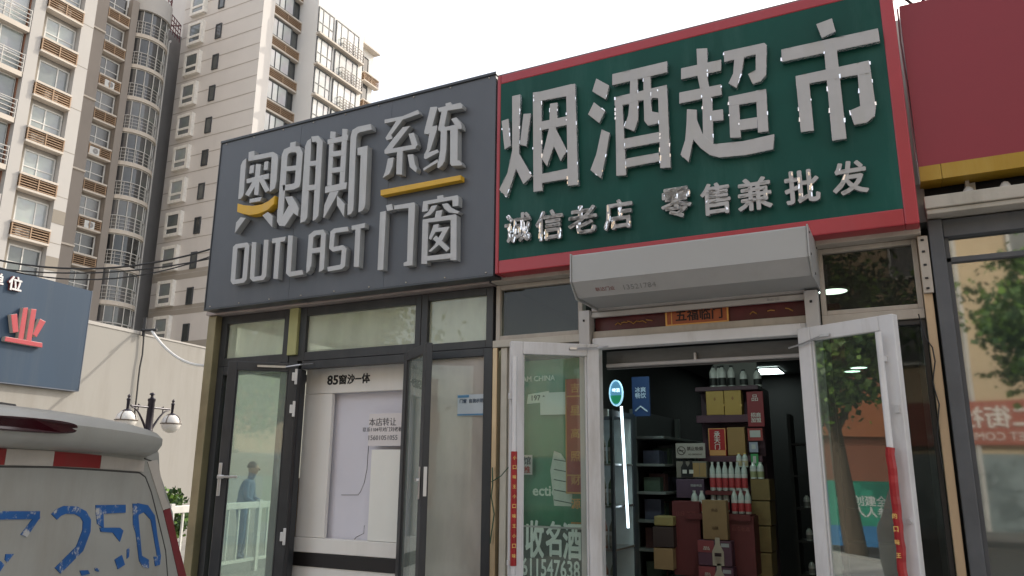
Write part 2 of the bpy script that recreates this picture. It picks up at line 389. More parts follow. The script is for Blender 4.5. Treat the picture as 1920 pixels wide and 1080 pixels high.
# brown cartons just inside, beside the hinge post
CARD = mat('cardboard', (.30,.19,.10), .85, 0, .12, 4, rand=.15)
for i, (z0, z1) in enumerate(((.13,.52),(.52,.90),(.90,1.28),(1.28,1.52))):
    c = MB().box(-4.86+.004*i, -4.71-.003*i, 5.1, 5.42, z0+.001, z1)
    c.box(-4.83, -4.75, 5.096, 5.099, (z0+z1)/2-.02, (z0+z1)/2+.02, 1)
    tag(obj('carton', c, [CARD, mat('parcel_tape', (.42,.30,.16), .3)], org=(-4.79, 5.25, z0), bevel=.004),
        ['lowest brown carton of the stack beside the dark door hinges', 'second lowest brown carton beside the dark door hinges', 'third brown carton up beside the dark door hinges', 'topmost small brown carton beside the dark door hinges'][i], 'carton', 'cartons stacked inside the dark doorway')

# ------------------------------------------------------------------ door leaves
def door(parent, hinge, d, w, z0, z1, fm, gm, stile=.085, rail_b=.16, t=.05, name='door', label=None):
    """leaf from hinge point along unit direction d (plan), thickness towards the far side"""
    dx, dy = d; M = Matrix(((dx, -dy, 0, hinge[0]), (dy, dx, 0, hinge[1]), (0, 0, 1, 0), (0, 0, 0, 1)))
    f = MB(M); frame_ring(f, 0, w, z0, z1, -t/2, t/2, stile, wb=rail_b)
    # glazing bead
    e = stile; f.box(e, e+.012, -t/2+.012, t/2-.012, z0+rail_b, z1-e); f.box(w-e-.012, w-e, -t/2+.012, t/2-.012, z0+rail_b, z1-e)
    o = obj(name, f, fm, parent, bevel=.005)
    if label: o['label'] = label
    obj('pane', MB(M).box(stile*.9, w-stile*.9, -.004, .004, z0+rail_b*.9, z1-stile*.9), gm, o)
    return o, M
BRACK = mat('pale_bracket', (.62,.62,.62), .4, .3)
# dark left leaf
dl, M = door(ws, (-4.60, 4.955), (-.766, -.643), .565, .15, 2.47, ALU_DARK, G_DOOR, stile=.075, label='dark door leaf swung open to the left with silver handle')
hd = MB(M).box(.535, .56, .026, .036, 1.38, 1.64).box(.515, .565, .036, .06, 1.515, 1.545)
hd.box(.41, .545, .055, .072, 1.52, 1.54)
obj('handle', hd, STEEL, dl, bevel=.004)
for z in (2.29, 2.02, 1.0):
    obj('hinge', MB(M).box(.0, .022, .026, .05, z, z+.13).box(.022, .045, .026, .04, z+.03, z+.1), BRACK, dl, bevel=.003)
obj('door_closer', MB(M).box(.10, .33, .026, .045, 2.425, 2.442).tube([(.10,.04,2.434),(-.02,.10,2.45),(-.12,.06,2.47)], .006, 6), STEEL, dl)
# dark right leaf, seen almost edge on
dr, M = door(ws, (-3.49, 4.965), (.787, -.617), .55, .15, 2.50, ALU_DARK, G_DOOR, stile=.075, label='dark door leaf standing open edge-on beside the taupe window')
obj('handle', MB(M).box(.50, .525, -.036, -.026, 1.40, 1.62).box(.49, .535, -.06, -.036, 1.52, 1.54), STEEL, dr, bevel=.003)
obj('edge_lock', MB(M).box(.5495, .552, -.012, .012, 1.42, 1.62), STEEL, dr)
obj('door_closer', MB(M).box(.06, .26, .026, .045, 2.44, 2.458).tube([(.06,.03,2.45),(-.04,.05,2.47)], .007, 6), STEEL, dr)
# the notice on the taupe film
x0, x1, z0, z1 = boxpx(855, 908, 739, 779, 5.0)
nt = thing('window_notice', 'pale blue printed notice stuck on the taupe shop window', 'notice', ((x0+x1)/2, 5.02, z0))
obj('sheet', MB().box(x0, x1, 5.022, 5.024, z0, z1), mat('notice_paper', (.52,.58,.64), .5, var=.03), nt)
obj('header_band', MB().box(x0, x0+.10, 5.019, 5.021, z1-.022, z1-.004), mat('notice_blue', (.10,.26,.46), .5), nt)
obj('footer_band', MB().box(x0+.001, x1-.001, 5.0195, 5.0212, z0+.003, z0+.014), MATS['notice_blue'], nt)
text('print', '门窗  自我示范', (x0+.02, x1-.02, z1-.068, z1-.028), mat('notice_ink', (.06,.10,.16), .6), nt, bold=.02, org=(0, 5.0205, 0))

# ------------------------------------------------------------------ dark grey signboard with raised letters
YS = 4.78
SIGN = mat('dark_sign_panel', (.088,.098,.116), .48, 0, .16, 1.4, stretch=(1,1,.5), bump=.2, bscale=1.1, dirt_glare=(.15,.16,.17), dirt_glare_amt=.4)
sb = thing('dark_signboard', 'dark grey shop signboard with raised pale letters and yellow accents', 'signboard', (-4.1, 4.9, 3.0))
sbx0, sbx1 = -5.60, -2.625
for i in range(3):
    w3 = (sbx1-sbx0)/3
    obj('panel', MB().box(sbx0+i*w3+.001, sbx0+(i+1)*w3-.001, YS+i*.0006, 4.97, 3.005, 4.615), SIGN, sb)
tr_ = MB(); tr_.box(sbx0-.012, sbx1+.006, YS-.012, 4.975, 4.616, 4.640); tr_.box(sbx0-.012, sbx0-.001, YS-.008, 4.975, 2.99, 4.615)
tr_.box(sbx0-.012, sbx1+.006, YS-.008, 4.975, 2.985, 3.004)
obj('edge_trim', tr_, mat('sign_trim', (.05,.055,.063), .4, .2), sb, bevel=.003)
scr = MB()
for k in range(9):
    for z in (3.02, 4.60): scr.lathe((sbx0+.06+k*(sbx1-sbx0-.12)/8, YS-.001, z), [(.007,-.004),(.007,.004)], 6)
so_ = obj('screw', scr, STEEL_OLD, sb); so_['kind'] = 'stuff'
LETF = mat('pale_letter_face', (.45,.46,.47), .5, 0, .06, 6, dirt_glare=(.30,.27,.24), dirt_glare_amt=.4)
LETS = mat('pale_letter_side', (.30,.31,.31), .55, 0, .1, 6, dirt_glare=(.22,.2,.18), dirt_glare_amt=.4)
YEL = mat('yellow_letter', (.62,.36,.02), .42, 0, .08, 6, dirt_glare=(.5,.38,.2), dirt_glare_amt=.4)
YF = YS-.062
atd = lambda px, py: PY(px, py, YF)
DEP = (0, .06, 0)
A6 = (430, 260, 6); B6 = (540, 220, 6); C6 = (700, 180, 6); D6 = (700, 350, 6); E6 = (425, 405, 6.857)
dark_letters = [
 (A6, [('P',[(190,218),(150,250),(128,300),(98,682),(130,675),(155,640),(162,600)]),
   ('P',[(218,150),(280,135),(282,188),(490,148),(540,180),(548,215),(530,480),(510,560),(452,602),(475,205),(212,255)]),
   ('P',[(232,305),(280,292),(272,385),(222,395)]), ('P',[(395,260),(438,253),(432,350),(385,356)]),
   ('L',55,[(328,285),(312,450)]), ('P',[(195,455),(445,390),(445,450),(195,505)]), ('L',50,[(300,470),(200,640)]), ('L',48,[(318,470),(303,635)]), ('L',55,[(345,430),(432,595)]),
   ('P',[(232,680),(370,655),(350,705),(228,725)]), ('P',[(130,885),(190,893),(65,1065),(80,945)]), ('P',[(375,865),(435,825),(490,870),(485,998)])]),
 (A6, [('P',[(685,45),(748,30),(742,100),(678,120)]), ('L',66,[(600,555),(715,540),(758,520),(768,480),(792,165),(770,118),(690,122),(640,145),(622,190),(572,860)]),
   ('L',55,[(630,342),(775,325)]), ('P',[(540,800),(535,930),(560,980),(625,985),(722,838),(768,872),(782,790),(760,735),(705,648),(625,655),(668,752),(598,870),(606,800)])]),
 (A6, [('P',[(918,-5),(875,25),(850,90),(795,950),(850,930),(875,885),(882,780),(918,100)]), ('L',64,[(925,8),(985,0),(1018,40),(975,805)]),
   ('P',[(945,795),(1007,795),(1000,870),(970,910),(937,925)]), ('L',55,[(885,285),(1000,270)]), ('L',60,[(870,557),(985,542)])]),
 (B6, [('L',50,[(490,255),(465,770)]), ('L',58,[(640,130),(605,760)]), ('L',60,[(508,160),(500,240)]), ('P',[(445,250),(680,195),(670,260),(445,305)]),
   ('L',60,[(475,418),(640,395)]), ('L',58,[(470,602),(630,580)]), ('P',[(420,780),(665,730),(655,805),(415,855)]),
   ('P',[(470,845),(575,825),(545,890),(410,1130),(398,1130),(410,990)]), ('P',[(553,880),(640,975),(630,1120),(550,985)]),
   ('L',66,[(940,108),(800,138),(755,165),(738,230),(708,985)]), ('P',[(674,975),(742,975),(735,1050),(715,1085),(672,1105)]),
   ('P',[(785,345),(900,320),(893,425),(785,428)]), ('L',75,[(862,345),(837,980)]), ('P',[(800,965),(876,965),(865,1020),(840,1055),(795,1072)])]),
 (C6, [('P',[(125,265),(330,225),(500,155),(520,200),(350,260),(125,310)]), ('P',[(275,250),(350,240),(200,440),(215,480),(150,500),(135,470)]),
   ('P',[(330,350),(415,335),(215,590),(125,650),(125,610),(215,490)]), ('L',50,[(130,630),(475,568)]), ('P',[(395,425),(455,412),(500,550),(470,585),(432,555)]),
   ('L',65,[(300,595),(290,885)]), ('P',[(165,705),(230,690),(215,800),(180,880),(105,925),(135,850)]), ('P',[(385,660),(450,655),(470,770),(495,820),(480,860),(410,800)])]),
 (C6, [('P',[(640,125),(715,118),(715,150),(650,380),(620,430),(572,425),(572,395)]), ('P',[(640,345),(718,330),(715,380),(640,610),(570,695),(570,660),(600,600)]),
   ('P',[(572,650),(720,600),(738,632),(590,712),(568,700)]), ('P',[(560,815),(720,710),(735,740),(565,842)]),
   ('P',[(725,135),(980,75),(1005,105),(1000,140),(740,180)]), ('P',[(812,85),(870,70),(890,110),(815,120)]), ('P',[(770,165),(840,150),(800,340),(825,355),(735,395),(730,370)]),
   ('P',[(740,365),(960,315),(995,325),(995,370),(750,400)]), ('P',[(875,260),(935,240),(985,300),(995,350),(940,360)]),
   ('L',70,[(795,370),(790,600),(768,740)]), ('P',[(725,740),(808,720),(780,780),(740,815),(722,808)]), ('L',85,[(910,340),(908,770)]), ('P',[(865,740),(970,725),(1000,760),(995,785),(880,790)])]),
 (D6, [('P',[(75,285),(142,272),(110,935),(45,940)]), ('P',[(140,210),(205,193),(222,262),(155,275)]), ('P',[(235,212),(460,175),(470,200),(440,885),(340,895),(340,855),(378,840),(395,240),(232,258)])]),
 (D6, [('P',[(715,105),(782,92),(795,150),(722,165)]), ('P',[(560,165),(945,95),(960,120),(955,215),(890,225),(888,150),(612,200),(610,275),(545,285)]),
   ('P',[(655,215),(720,205),(690,265),(640,320),(558,348),(570,320),(620,280)]), ('P',[(770,195),(835,185),(880,240),(970,280),(950,305),(850,290),(800,250)]),
   ('P',[(705,275),(780,260),(760,345),(690,355)]), ('L',66,[(588,370),(573,870)]), ('L',68,[(905,320),(902,828)]), ('P',[(560,370),(930,310),(930,368),(560,412)]), ('P',[(580,785),(930,742),(930,802),(580,838)]),
   ('P',[(680,430),(740,420),(735,455),(650,600),(625,585)]), ('P',[(690,470),(860,450),(830,500),(690,512)]), ('P',[(790,480),(860,455),(760,640),(650,735),(620,730),(690,660)]), ('L',55,[(690,570),(845,715)])]),
 (E6, [('R',58,[(250,370),(130,388),(108,410),(78,830),(90,848),(205,830),(228,805),(262,385)])]),
 (E6, [('L',58,[(352,335),(325,790),(345,812),(455,795),(478,765),(508,305)])]),
 (E6, [('P',[(585,290),(760,262),(745,325),(580,352)]), ('L',60,[(662,300),(627,808)])]),
 (E6, [('L',62,[(820,250),(792,725),(815,748),(975,722)])]),
 (E6, [('L',62,[(1054,650),(1083,260),(1135,218),(1225,206),(1243,235),(1217,690)]), ('L',65,[(1085,450),(1230,430)]), ('P',[(1024,640),(1084,635),(1065,700),(1022,742)]), ('P',[(1187,680),(1247,672),(1230,702),(1185,722)])]),
 (E6, [('L',60,[(1560,165),(1390,188),(1360,215),(1345,405),(1370,428),(1485,405),(1508,430),(1492,630),(1465,655),(1295,685)])]),
 (E6, [('P',[(1605,125),(1780,88),(1775,150),(1605,182)]), ('L',66,[(1690,120),(1665,655)])]),
]
for (o3, ss) in dark_letters:
    obj('letter', strokes(MB(), ss, *o3, atd, DEP), [LETF, LETS], sb, bevel=.0025)
YF2 = YS-.075; aty = lambda px, py: PY(px, py, YF2)
obj('yellow_smile', strokes(MB(), [('P',[(92,728),(160,748),(260,755),(360,740),(440,700),(512,640),(500,735),(430,800),(330,845),(230,860),(150,845),(85,822)])], *A6, aty, (0,.075,0)), YEL, sb, bevel=.003)
obj('yellow_bar', strokes(MB(), [('P',[(80,1058),(982,888),(982,945),(80,1122)])], *C6, atd, (0,.06,0)), YEL, sb, bevel=.003)

# ------------------------------------------------------------------ green and red signboard
GREEN = mat('green_sign_panel', (.006,.066,.052), .5, 0, .2, 1.2, bump=.25, bscale=1.3, spec=.2, dirt_glare=(.06,.15,.13), dirt_glare_amt=.6)  # pale noise patches paint a hazy glare into the panel colour
REDF = mat('red_sign_frame', (.36,.030,.042), .35, 0, .1, 2, dirt_glare=(.34,.07,.085), dirt_glare_amt=.5)
gs = thing('green_signboard', 'green tobacco and wine supermarket signboard with red border and white metal letters', 'signboard', (-1.2, 4.9, 3.0))
gx0, gx1, gz0, gz1 = -2.612, .158, 3.0, 4.60
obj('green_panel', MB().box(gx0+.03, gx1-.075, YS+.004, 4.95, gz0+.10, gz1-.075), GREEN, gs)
bd = MB()
bd.box(gx0, gx0+.031, YS, 4.96, gz0, gz1).box(gx1-.076, gx1, YS, 4.96, gz0, gz1)
bd.box(gx0+.031, gx1-.076, YS+.001, 4.96, gz1-.076, gz1).box(gx0+.031, gx1-.076, YS+.001, 4.96, gz0, gz0+.101)
obj('red_border', bd, REDF, gs, bevel=.008)
obj('top_flashing', MB().box(gx0, gx1, YS+.01, 4.98, gz1+.001, gz1+.012), mat('flashing', (.14,.10,.10), .5), gs)
WLF = mat('white_letter_face', (.415,.41,.41), .5, 0, .06, 7, dirt_glare=(.36,.36,.31), dirt_glare_amt=.5)
WLS = mat('crinkled_chrome_edge', (.62,.63,.64), .16, 1, .3, 60, bump=1.0, bscale=70)
YL = YS-.038; atg = lambda px, py: PY(px, py, YL)
K1 = (930,140,4.5); K2 = (1090,100,4.5); K3 = (1260,80,4.5); K4 = (1450,20,4)
green_letters = [
 (K1, [('P',[(45,390),(105,370),(125,600),(70,630)]), ('P',[(230,330),(295,325),(255,605),(200,590)]), ('P',[(135,180),(205,165),(195,660),(170,790),(90,1035),(25,970),(95,830),(135,640)]), ('P',[(190,655),(305,855),(230,925),(160,780)]),
   ('P',[(310,150),(385,140),(390,980),(315,990)]), ('P',[(590,90),(668,75),(695,930),(605,940)]), ('P',[(320,155),(640,78),(640,175),(320,232)]), ('P',[(375,397),(600,350),(600,425),(375,472)]), ('P',[(380,838),(615,790),(615,878),(380,918)]),
   ('P',[(455,245),(520,235),(515,440),(450,450)]), ('P',[(450,445),(510,440),(490,600),(430,775),(385,710)]), ('P',[(500,445),(600,640),(545,730),(480,585)])]),
 (K2, [('P',[(125,210),(235,270),(205,390),(90,320)]), ('P',[(105,410),(200,485),(150,590),(55,515)]), ('P',[(170,640),(240,670),(210,850),(165,1055),(75,985),(125,850)]),
   ('P',[(260,175),(725,65),(725,160),(260,270)]), ('P',[(410,230),(475,215),(480,390),(480,560),(445,660),(360,625),(395,520),(408,380)]), ('P',[(522,205),(585,195),(588,400),(595,490),(655,500),(655,590),(560,610),(530,570),(525,400)]),
   ('P',[(280,370),(720,265),(720,380),(600,378),(590,395),(480,400),(390,430),(280,445)]), ('P',[(285,370),(345,360),(380,1030),(295,1035)]), ('P',[(645,285),(722,265),(755,965),(665,970)]), ('P',[(350,722),(665,662),(665,750),(350,808)]), ('P',[(355,893),(670,835),(670,910),(355,970)])]),
 (K3, [('P',[(75,215),(415,140),(415,235),(75,310)]), ('P',[(205,50),(298,45),(300,300),(340,500),(350,860),(260,800),(255,480),(215,290)]), ('P',[(60,420),(415,350),(420,440),(60,515)]), ('P',[(325,575),(430,560),(435,655),(330,665)]),
   ('P',[(125,560),(210,565),(210,650),(260,770),(350,855),(600,830),(865,770),(855,900),(620,950),(400,970),(320,950),(240,890),(180,820),(140,1010),(70,945),(110,820),(120,700)]),
   ('P',[(435,75),(780,0),(800,20),(795,270),(750,325),(680,350),(640,265),(705,230),(705,100),(440,165)]), ('P',[(525,130),(610,115),(590,250),(545,385),(475,345),(515,260)]),
   ('P',[(475,455),(562,440),(582,800),(490,805)]), ('P',[(705,405),(795,390),(815,750),(725,760)]), ('P',[(480,455),(790,390),(792,488),(480,540)]), ('P',[(565,652),(720,628),(722,722),(570,742)])]),
 (K4, [('P',[(320,100),(440,55),(468,155),(362,205)]), ('P',[(58,290),(785,130),(800,230),(62,385)]), ('P',[(375,250),(470,230),(550,960),(440,975)]), ('P',[(165,490),(715,372),(722,465),(170,565)]), ('P',[(165,490),(265,480),(305,900),(205,912)]),
   ('P',[(625,400),(720,370),(770,720),(760,790),(700,840),(605,858),(570,750),(650,715)])]),
]
FOIL = mat('torn_foil', (.95,.95,.95), .18, .9, .05, 30)
def glints(name, edges, prob, parent):
    """curled strips of mirror film along letter edges; edges: pairs of points on the front plane"""
    fl = MB()
    for a, b in edges:
        a, b = Vector(a), Vector(b); L_ = (b-a).length; n = max(1, int(L_/.035))
        for k in range(n):
            if rnd.random() > prob: continue
            u0 = (k+rnd.random()*.4)/n; u1 = min(1, u0+rnd.uniform(.3, .9)/n); p, q = a.lerp(b, u0), a.lerp(b, u1)
            w = Vector((rnd.uniform(-.3, .3), -.60+rnd.uniform(-.22, .22), .78)).normalized().cross((q-p).normalized()).normalized()*rnd.uniform(.003, .006)
            o_ = Vector((0, -.004, 0)); fl.add([p-w+o_, q-w*rnd.uniform(.3, 1)+o_, q+w*rnd.uniform(.3, 1)+o_, p+w+o_], [(0,1,2,3)])
    if fl.v: fo = obj(name, fl, FOIL, parent, fix=False); fo['kind'] = 'stuff'
for (o3, ss) in green_letters:
    obj('letter', strokes(MB(), ss, *o3, atg, (0,.034,0), jit=.0004), [WLF, WLS], gs, bevel=.004)
    eg = []
    for q in ss:
        P_ = [PY(o3[0]+x/o3[2], o3[1]+y/o3[2], YL) for x, y in q[1]]
        eg += [(P_[i], P_[(i+1) % len(P_)]) for i in range(len(P_))]
    glints('foil_edge', eg, .15, gs)
small = [('诚',945,996,392,462),('信',1003,1056,386,458),('老',1064,1120,377,446),('店',1131,1187,366,438),('零',1238,1298,343,417),('售',1312,1371,334,411),('兼',1381,1449,324,403),('批',1469,1539,309,390),('发',1558,1629,292,374)]
for ch, a, b_, c_, d_ in small:
    x0, x1, z0, z1 = boxpx(a, b_, c_, d_, YL)
    lt = text('letter', ch, (x0+.004, x1-.004, z0+.03, z1-.03), [WLF, WLS], gs, depth=.03, bold=.034, org=(0, YL+.031, 0), keep=False)
    b0_ = wpos(lt); zz = [v.co.y for v in lt.data.vertices]; ym_ = min(zz); eg = []
    for e in lt.data.edges:
        v0, v1 = (lt.data.vertices[i].co for i in e.vertices)
        if abs(v0.y-ym_) < .006 and abs(v1.y-ym_) < .006 and (v0-v1).length > .02 and rnd.random() < .3: eg.append((v0+b0_, v1+b0_))
    glints('foil_edge', eg, .34 if ch in '诚信老店零' else .05, gs)
# ------------------------------------------------------------------ supermarket front
sm = thing('supermarket', 'beige steel framed supermarket front with two white glass doors open onto its dark interior', 'shop', (-1.2, 5.0, 0))
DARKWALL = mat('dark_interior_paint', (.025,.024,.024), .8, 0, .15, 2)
obj('floor', MB().box(XM+.04, XR, 5.08, 11.5, -.01, .13), FLOORM, sm)
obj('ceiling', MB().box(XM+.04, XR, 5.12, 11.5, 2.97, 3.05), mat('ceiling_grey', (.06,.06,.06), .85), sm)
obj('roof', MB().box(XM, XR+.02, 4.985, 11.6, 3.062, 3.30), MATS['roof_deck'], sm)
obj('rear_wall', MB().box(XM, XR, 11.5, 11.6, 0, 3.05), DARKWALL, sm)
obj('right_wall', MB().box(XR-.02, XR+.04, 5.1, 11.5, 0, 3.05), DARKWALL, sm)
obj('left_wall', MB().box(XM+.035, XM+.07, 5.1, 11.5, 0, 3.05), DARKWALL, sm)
for a_, b_ in ((XM+.04, -1.9), (-.45, .16)): obj('header_strip', MB().box(a_, b_, 4.90, 5.06, 2.972, 3.035), STEEL_OLD, sm, bevel=.003)
obj('gap_post', MB().box(XM-.012, XM+.03, 5.03, 5.09, .13, 2.96), BLACK, sm)
tl = window(sm, XM+.03, -2.012, 2.545, 2.97, STEEL_OLD, G_DARK, .035, name='transom_window')
obj('cross_rail', MB().box(XM+.02, -2.012, 4.97, 5.06, 2.49, 2.543), mat('cream_rail', (.47,.44,.38), .5, 0, .1, 6, dirt_glare=(.3,.25,.2), dirt_glare_amt=.4), sm, bevel=.004)
obj('brass_post', MB().box(XM+.022, XM+.062, 4.97, 5.04, .13, 2.488), mat('worn_brass', (.50,.38,.24), .35, .6, .2, 6, stretch=(1,1,.3), dirt_glare=(.25,.18,.12), dirt_glare_amt=.5), sm, bevel=.004)
obj('jamb_post', MB().box(XM+.085, XM+.135, 4.985, 5.05, .13, 2.488), MATS['cream_rail'], sm, bevel=.004)
window(sm, XM+.14, -1.99, .13, 2.486, STEEL_OLD, G_SHOW, .035)
rtw = window(sm, -.425, .135, 2.545, 2.97, STEEL_OLD, G_DARK, .03, name='transom_window')
obj('cross_rail', MB().box(-.425, .135, 4.985, 5.06, 2.485, 2.543), STEEL_OLD, sm, bevel=.004)
window(sm, -.425, .135, .13, 2.482, mat('black_frame', (.02,.02,.022), .4), G_SHOW, .03)
ep = obj('end_post', MB().box(.138, .185, 4.95, 5.06, .13, 2.97), mat('tan_post', (.50,.37,.24), .45, .2, .1, 4, stretch=(1,1,.3), dirt_glare=(.35,.25,.17), dirt_glare_amt=.4), sm, bevel=.004)
pl = MB().box(.14, .192, 4.925, 4.95, 2.62, 2.96)
for z in (2.64,2.70,2.78,2.86,2.93): pl.box(.155, .172, 4.918, 4.925, z, z+.012, 1)
obj('hinge_plate', pl, [STEEL_OLD, BLACK], sm, bevel=.002)
obj('loose_wire', MB().tube([(.10,4.93,2.50),(.12,4.92,2.36),(.15,4.92,2.30),(.155,4.915,2.22),(.13,4.92,2.1),(.15,4.92,1.98),(.12,4.92,1.8),(.13,4.93,1.62)], .004, 5), BLACK, sm)
obj('loose_wire', MB().tube([(-2.70,4.95,1.62),(-2.69,4.94,1.50),(-2.70,4.94,1.42),(-2.68,4.95,1.3),(-2.71,4.95,1.1)], .005, 5).tube([(-2.70,4.94,1.52),(-2.62,4.93,1.56),(-2.52,4.93,1.66)], .004, 5), mat('green_wire', (.03,.07,.04), .6), sm)
# red couplet board and beams over the doorway
obj('door_beam', MB().box(-1.93, -.51, 4.985, 5.06, 2.505, 2.555), STEEL_OLD, sm, bevel=.004)
obj('door_frame', MB().box(-1.90, -.545, 4.95, 5.05, 2.43, 2.502).box(-1.925, -1.885, 4.955, 5.05, .13, 2.502).box(-.555, -.515, 4.955, 5.05, .13, 2.502), ALU_WHITE, sm, bevel=.005)
obj('transom_board', MB().box(-1.88, -.56, 5.12, 5.14, 2.30, 2.428), mat('dark_grey_board', (.10,.10,.10), .5, 0, .3, 8, stretch=(.3,1,1)), sm)
obj('curtain_track', MB().tube([(-1.87, 5.09, 2.322), (-.565, 5.09, 2.322)], .014, 8).box(-1.25, -1.235, 5.08, 5.115, 2.322, 2.38), mat('pale_track', (.42,.40,.39), .4, .3), sm, bevel=.004)
hb = thing('couplet_board', 'dark red New Year banner board with gilt border above the supermarket doorway', 'banner', (-1.2, 5.05, 2.56))
obj('board', MB().box(-1.93, -.51, 5.04, 5.06, 2.556, 2.72), mat('dark_red_board', (.10,.014,.016), .45, 0, .3, 6), hb)
x0, x1, z0, z1 = boxpx(1247, 1366, 580, 606, 5.02); z0 = 2.56; z1 = 2.66
obj('gilt_panel', MB().box(x0, x1, 5.028, 5.038, z0, z1), mat('orange_gilt', (.42,.10,.03), .4), hb)
gb = MB(); gb.box(x0, x1, 5.024, 5.0275, z0, z0+.010); gb.box(x0, x0+.012, 5.0235, 5.0275, z0+.011, z1); gb.box(x0+.04, x0+.046, 5.0235, 5.0275, z0+.011, z1); gb.box(x1-.012, x1, 5.0235, 5.0275, z0+.011, z1)
obj('gilt_edge', gb, mat('gilt', (.65,.35,.10), .35, .4), hb)
text('lettering', '五福临门', (x0+.07, x1-.04, z0+.022, z1+.01), mat('gilt_dark', (.03,.008,.006), .5), hb, bold=.03, org=(0, 5.0275, 0))
sc_ = MB()
for k in range(9):
    a = -1.78+k*.045 if k < 6 else -.86+(k-6)*.11
    sc_.tube([(a,5.033,2.60+.01*(k%3)),(a+.02,5.033,2.615),(a+.045,5.033,2.598+.012*(k%2))], .004, 5)
obj('gilt_scroll', sc_, MATS['gilt'], hb)
# roller shutter
rs = thing('roller_shutter', 'pale grey roller shutter box above the supermarket doorway', 'roller shutter', (-1.2, 4.75, 2.5))
SHB = mat('shutter_white', (.34,.345,.34), .42, 0, .04, 1.5, dirt_glare=(.30,.29,.28), dirt_glare_amt=.3)
prof = [(4.985,2.985),(4.51,2.985),(4.50,2.975),(4.50,2.80),(4.60,2.715),(4.985,2.715)]
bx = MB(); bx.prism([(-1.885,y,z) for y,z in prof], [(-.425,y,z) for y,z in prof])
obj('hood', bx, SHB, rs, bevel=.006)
obj('lower_lip', MB().prism([(-1.88,y,z) for y,z in ((4.497,2.80),(4.60,2.712),(4.604,2.716),(4.502,2.804))], [(-.43,y,z) for y,z in ((4.497,2.80),(4.60,2.712),(4.604,2.716),(4.502,2.804))]), mat('shutter_lip', (.36,.36,.36), .5, 0, .06, 3, dirt_glare=(.25,.22,.2), dirt_glare_amt=.4), rs)
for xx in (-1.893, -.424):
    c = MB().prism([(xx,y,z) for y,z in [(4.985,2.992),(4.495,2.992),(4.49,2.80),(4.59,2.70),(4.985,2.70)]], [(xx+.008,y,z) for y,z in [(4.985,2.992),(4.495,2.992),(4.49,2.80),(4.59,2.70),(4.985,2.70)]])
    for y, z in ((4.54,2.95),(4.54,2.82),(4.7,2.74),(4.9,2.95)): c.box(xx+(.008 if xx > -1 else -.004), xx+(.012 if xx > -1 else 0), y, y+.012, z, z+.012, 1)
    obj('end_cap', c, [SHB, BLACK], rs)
for xx in (-2.012, -.512):
    gr = MB().box(xx, xx+.078, 4.93, 5.03, .13, 2.70)
    gr.box(xx+.03, xx+.045, 4.926, 4.93, 2.62, 2.636, 1)
    obj('guide_rail', gr, [mat('guide_rail_white', (.46,.45,.44), .5, 0, .05, 3, dirt_glare=(.3,.26,.22), dirt_glare_amt=.4), BLACK], rs, bevel=.004)
for k in range(1):
    z = 2.688
    obj('slat', MB().prism([(-1.932,y,zz) for y,zz in ((4.99,z),(4.975,z+.012),(4.975,z+.034),(4.99,z+.047))], [(-.514,y,zz) for y,zz in ((4.99,z),(4.975,z+.012),(4.975,z+.034),(4.99,z+.047))]), mat('shutter_slat', (.44,.42,.40), .5, 0, .05, 3, rand=.05, dirt_glare=(.3,.25,.2), dirt_glare_amt=.4), rs)
obj('bottom_bar', MB().box(-1.932, -.514, 4.965, 4.999, 2.652, 2.686), mat('bottom_bar_white', (.48,.46,.43), .5, 0, .05, 4, dirt_glare=(.3,.25,.2), dirt_glare_amt=.4), rs, bevel=.003)
# painted lettering on the slanted lip
n_ = Vector((0, .088, .10)).normalized()
FL = Matrix(((1,0,0,0),(0,-.755,-.655,0),(0,.655,-.755,0),(0,0,0,1)))
text('lettering', '联达门业', (-1.74,-1.61,.035,.075), mat('faded_red_paint', (.22,.08,.07), .7), rs, F=FL, org=(0, 4.598, 2.713), depth=.0015, bold=.0)
text('lettering', '13521784', (-1.55,-1.34,.03,.07), mat('faded_grey_paint', (.20,.20,.20), .7), rs, F=FL, org=(0, 4.598, 2.713), depth=.0015, bold=-.01)
text('lettering', '联达门业', (-.74,-.66,2.66,2.678), MATS['faded_grey_paint'], rs, org=(0, 4.9652, 0), depth=.001)
# white door leaves
wl_, M = door(sm, (-1.872, 4.93), (-.80, -.60), .615, .15, 2.45, ALU_WHITE, G_SHOW, stile=.085, label='white door leaf on the left with taped red pull bar')
rb = MB(M).tube([(.595,.075,.5),(.595,.075,2.34)], .016, 10)
for z in (.62, 2.2): rb.box(.585, .605, .02, .075, z, z+.03)
obj('pull_bar', rb, mat('pull_bar_white', (.62,.62,.63), .35), wl_, smooth=True)
REDT = mat('red_tape', (.30,.012,.016), .35, 0, .2, 8)
rt = obj('red_tape', MB(M).tube([(.595,.075,1.02),(.595,.075,1.72)], .0205, 10), REDT, wl_, smooth=True)
FLf = M @ Matrix(((-1,0,0,0),(0,0,1,0),(0,1,0,0),(0,0,0,1)))
for i, ch in enumerate('小口味王小口味王小口味'):
    text('tape_lettering', ch, (-.012, .012, 1.665-i*.06, 1.695-i*.06), mat('tape_gold', (.65,.42,.12), .5), rt if False else wl_, F=M @ Matrix(((-1,0,0,.595),(0,0,1,.0965),(0,1,0,0),(0,0,0,1))), depth=.001, bold=.03)
obj('latch', MB(M).box(.60, .63, .03, .06, 2.06, 2.10).box(.60,.63,.03,.06,1.02,1.05), ALU_WHITE, wl_)
obj('door_closer', MB(M).box(.16, .21, .026, .045, 2.405, 2.42).tube([(.17,.038,2.412),(.02,.05,2.418),(-.05,.08,2.43)], .006, 6), STEEL, wl_)
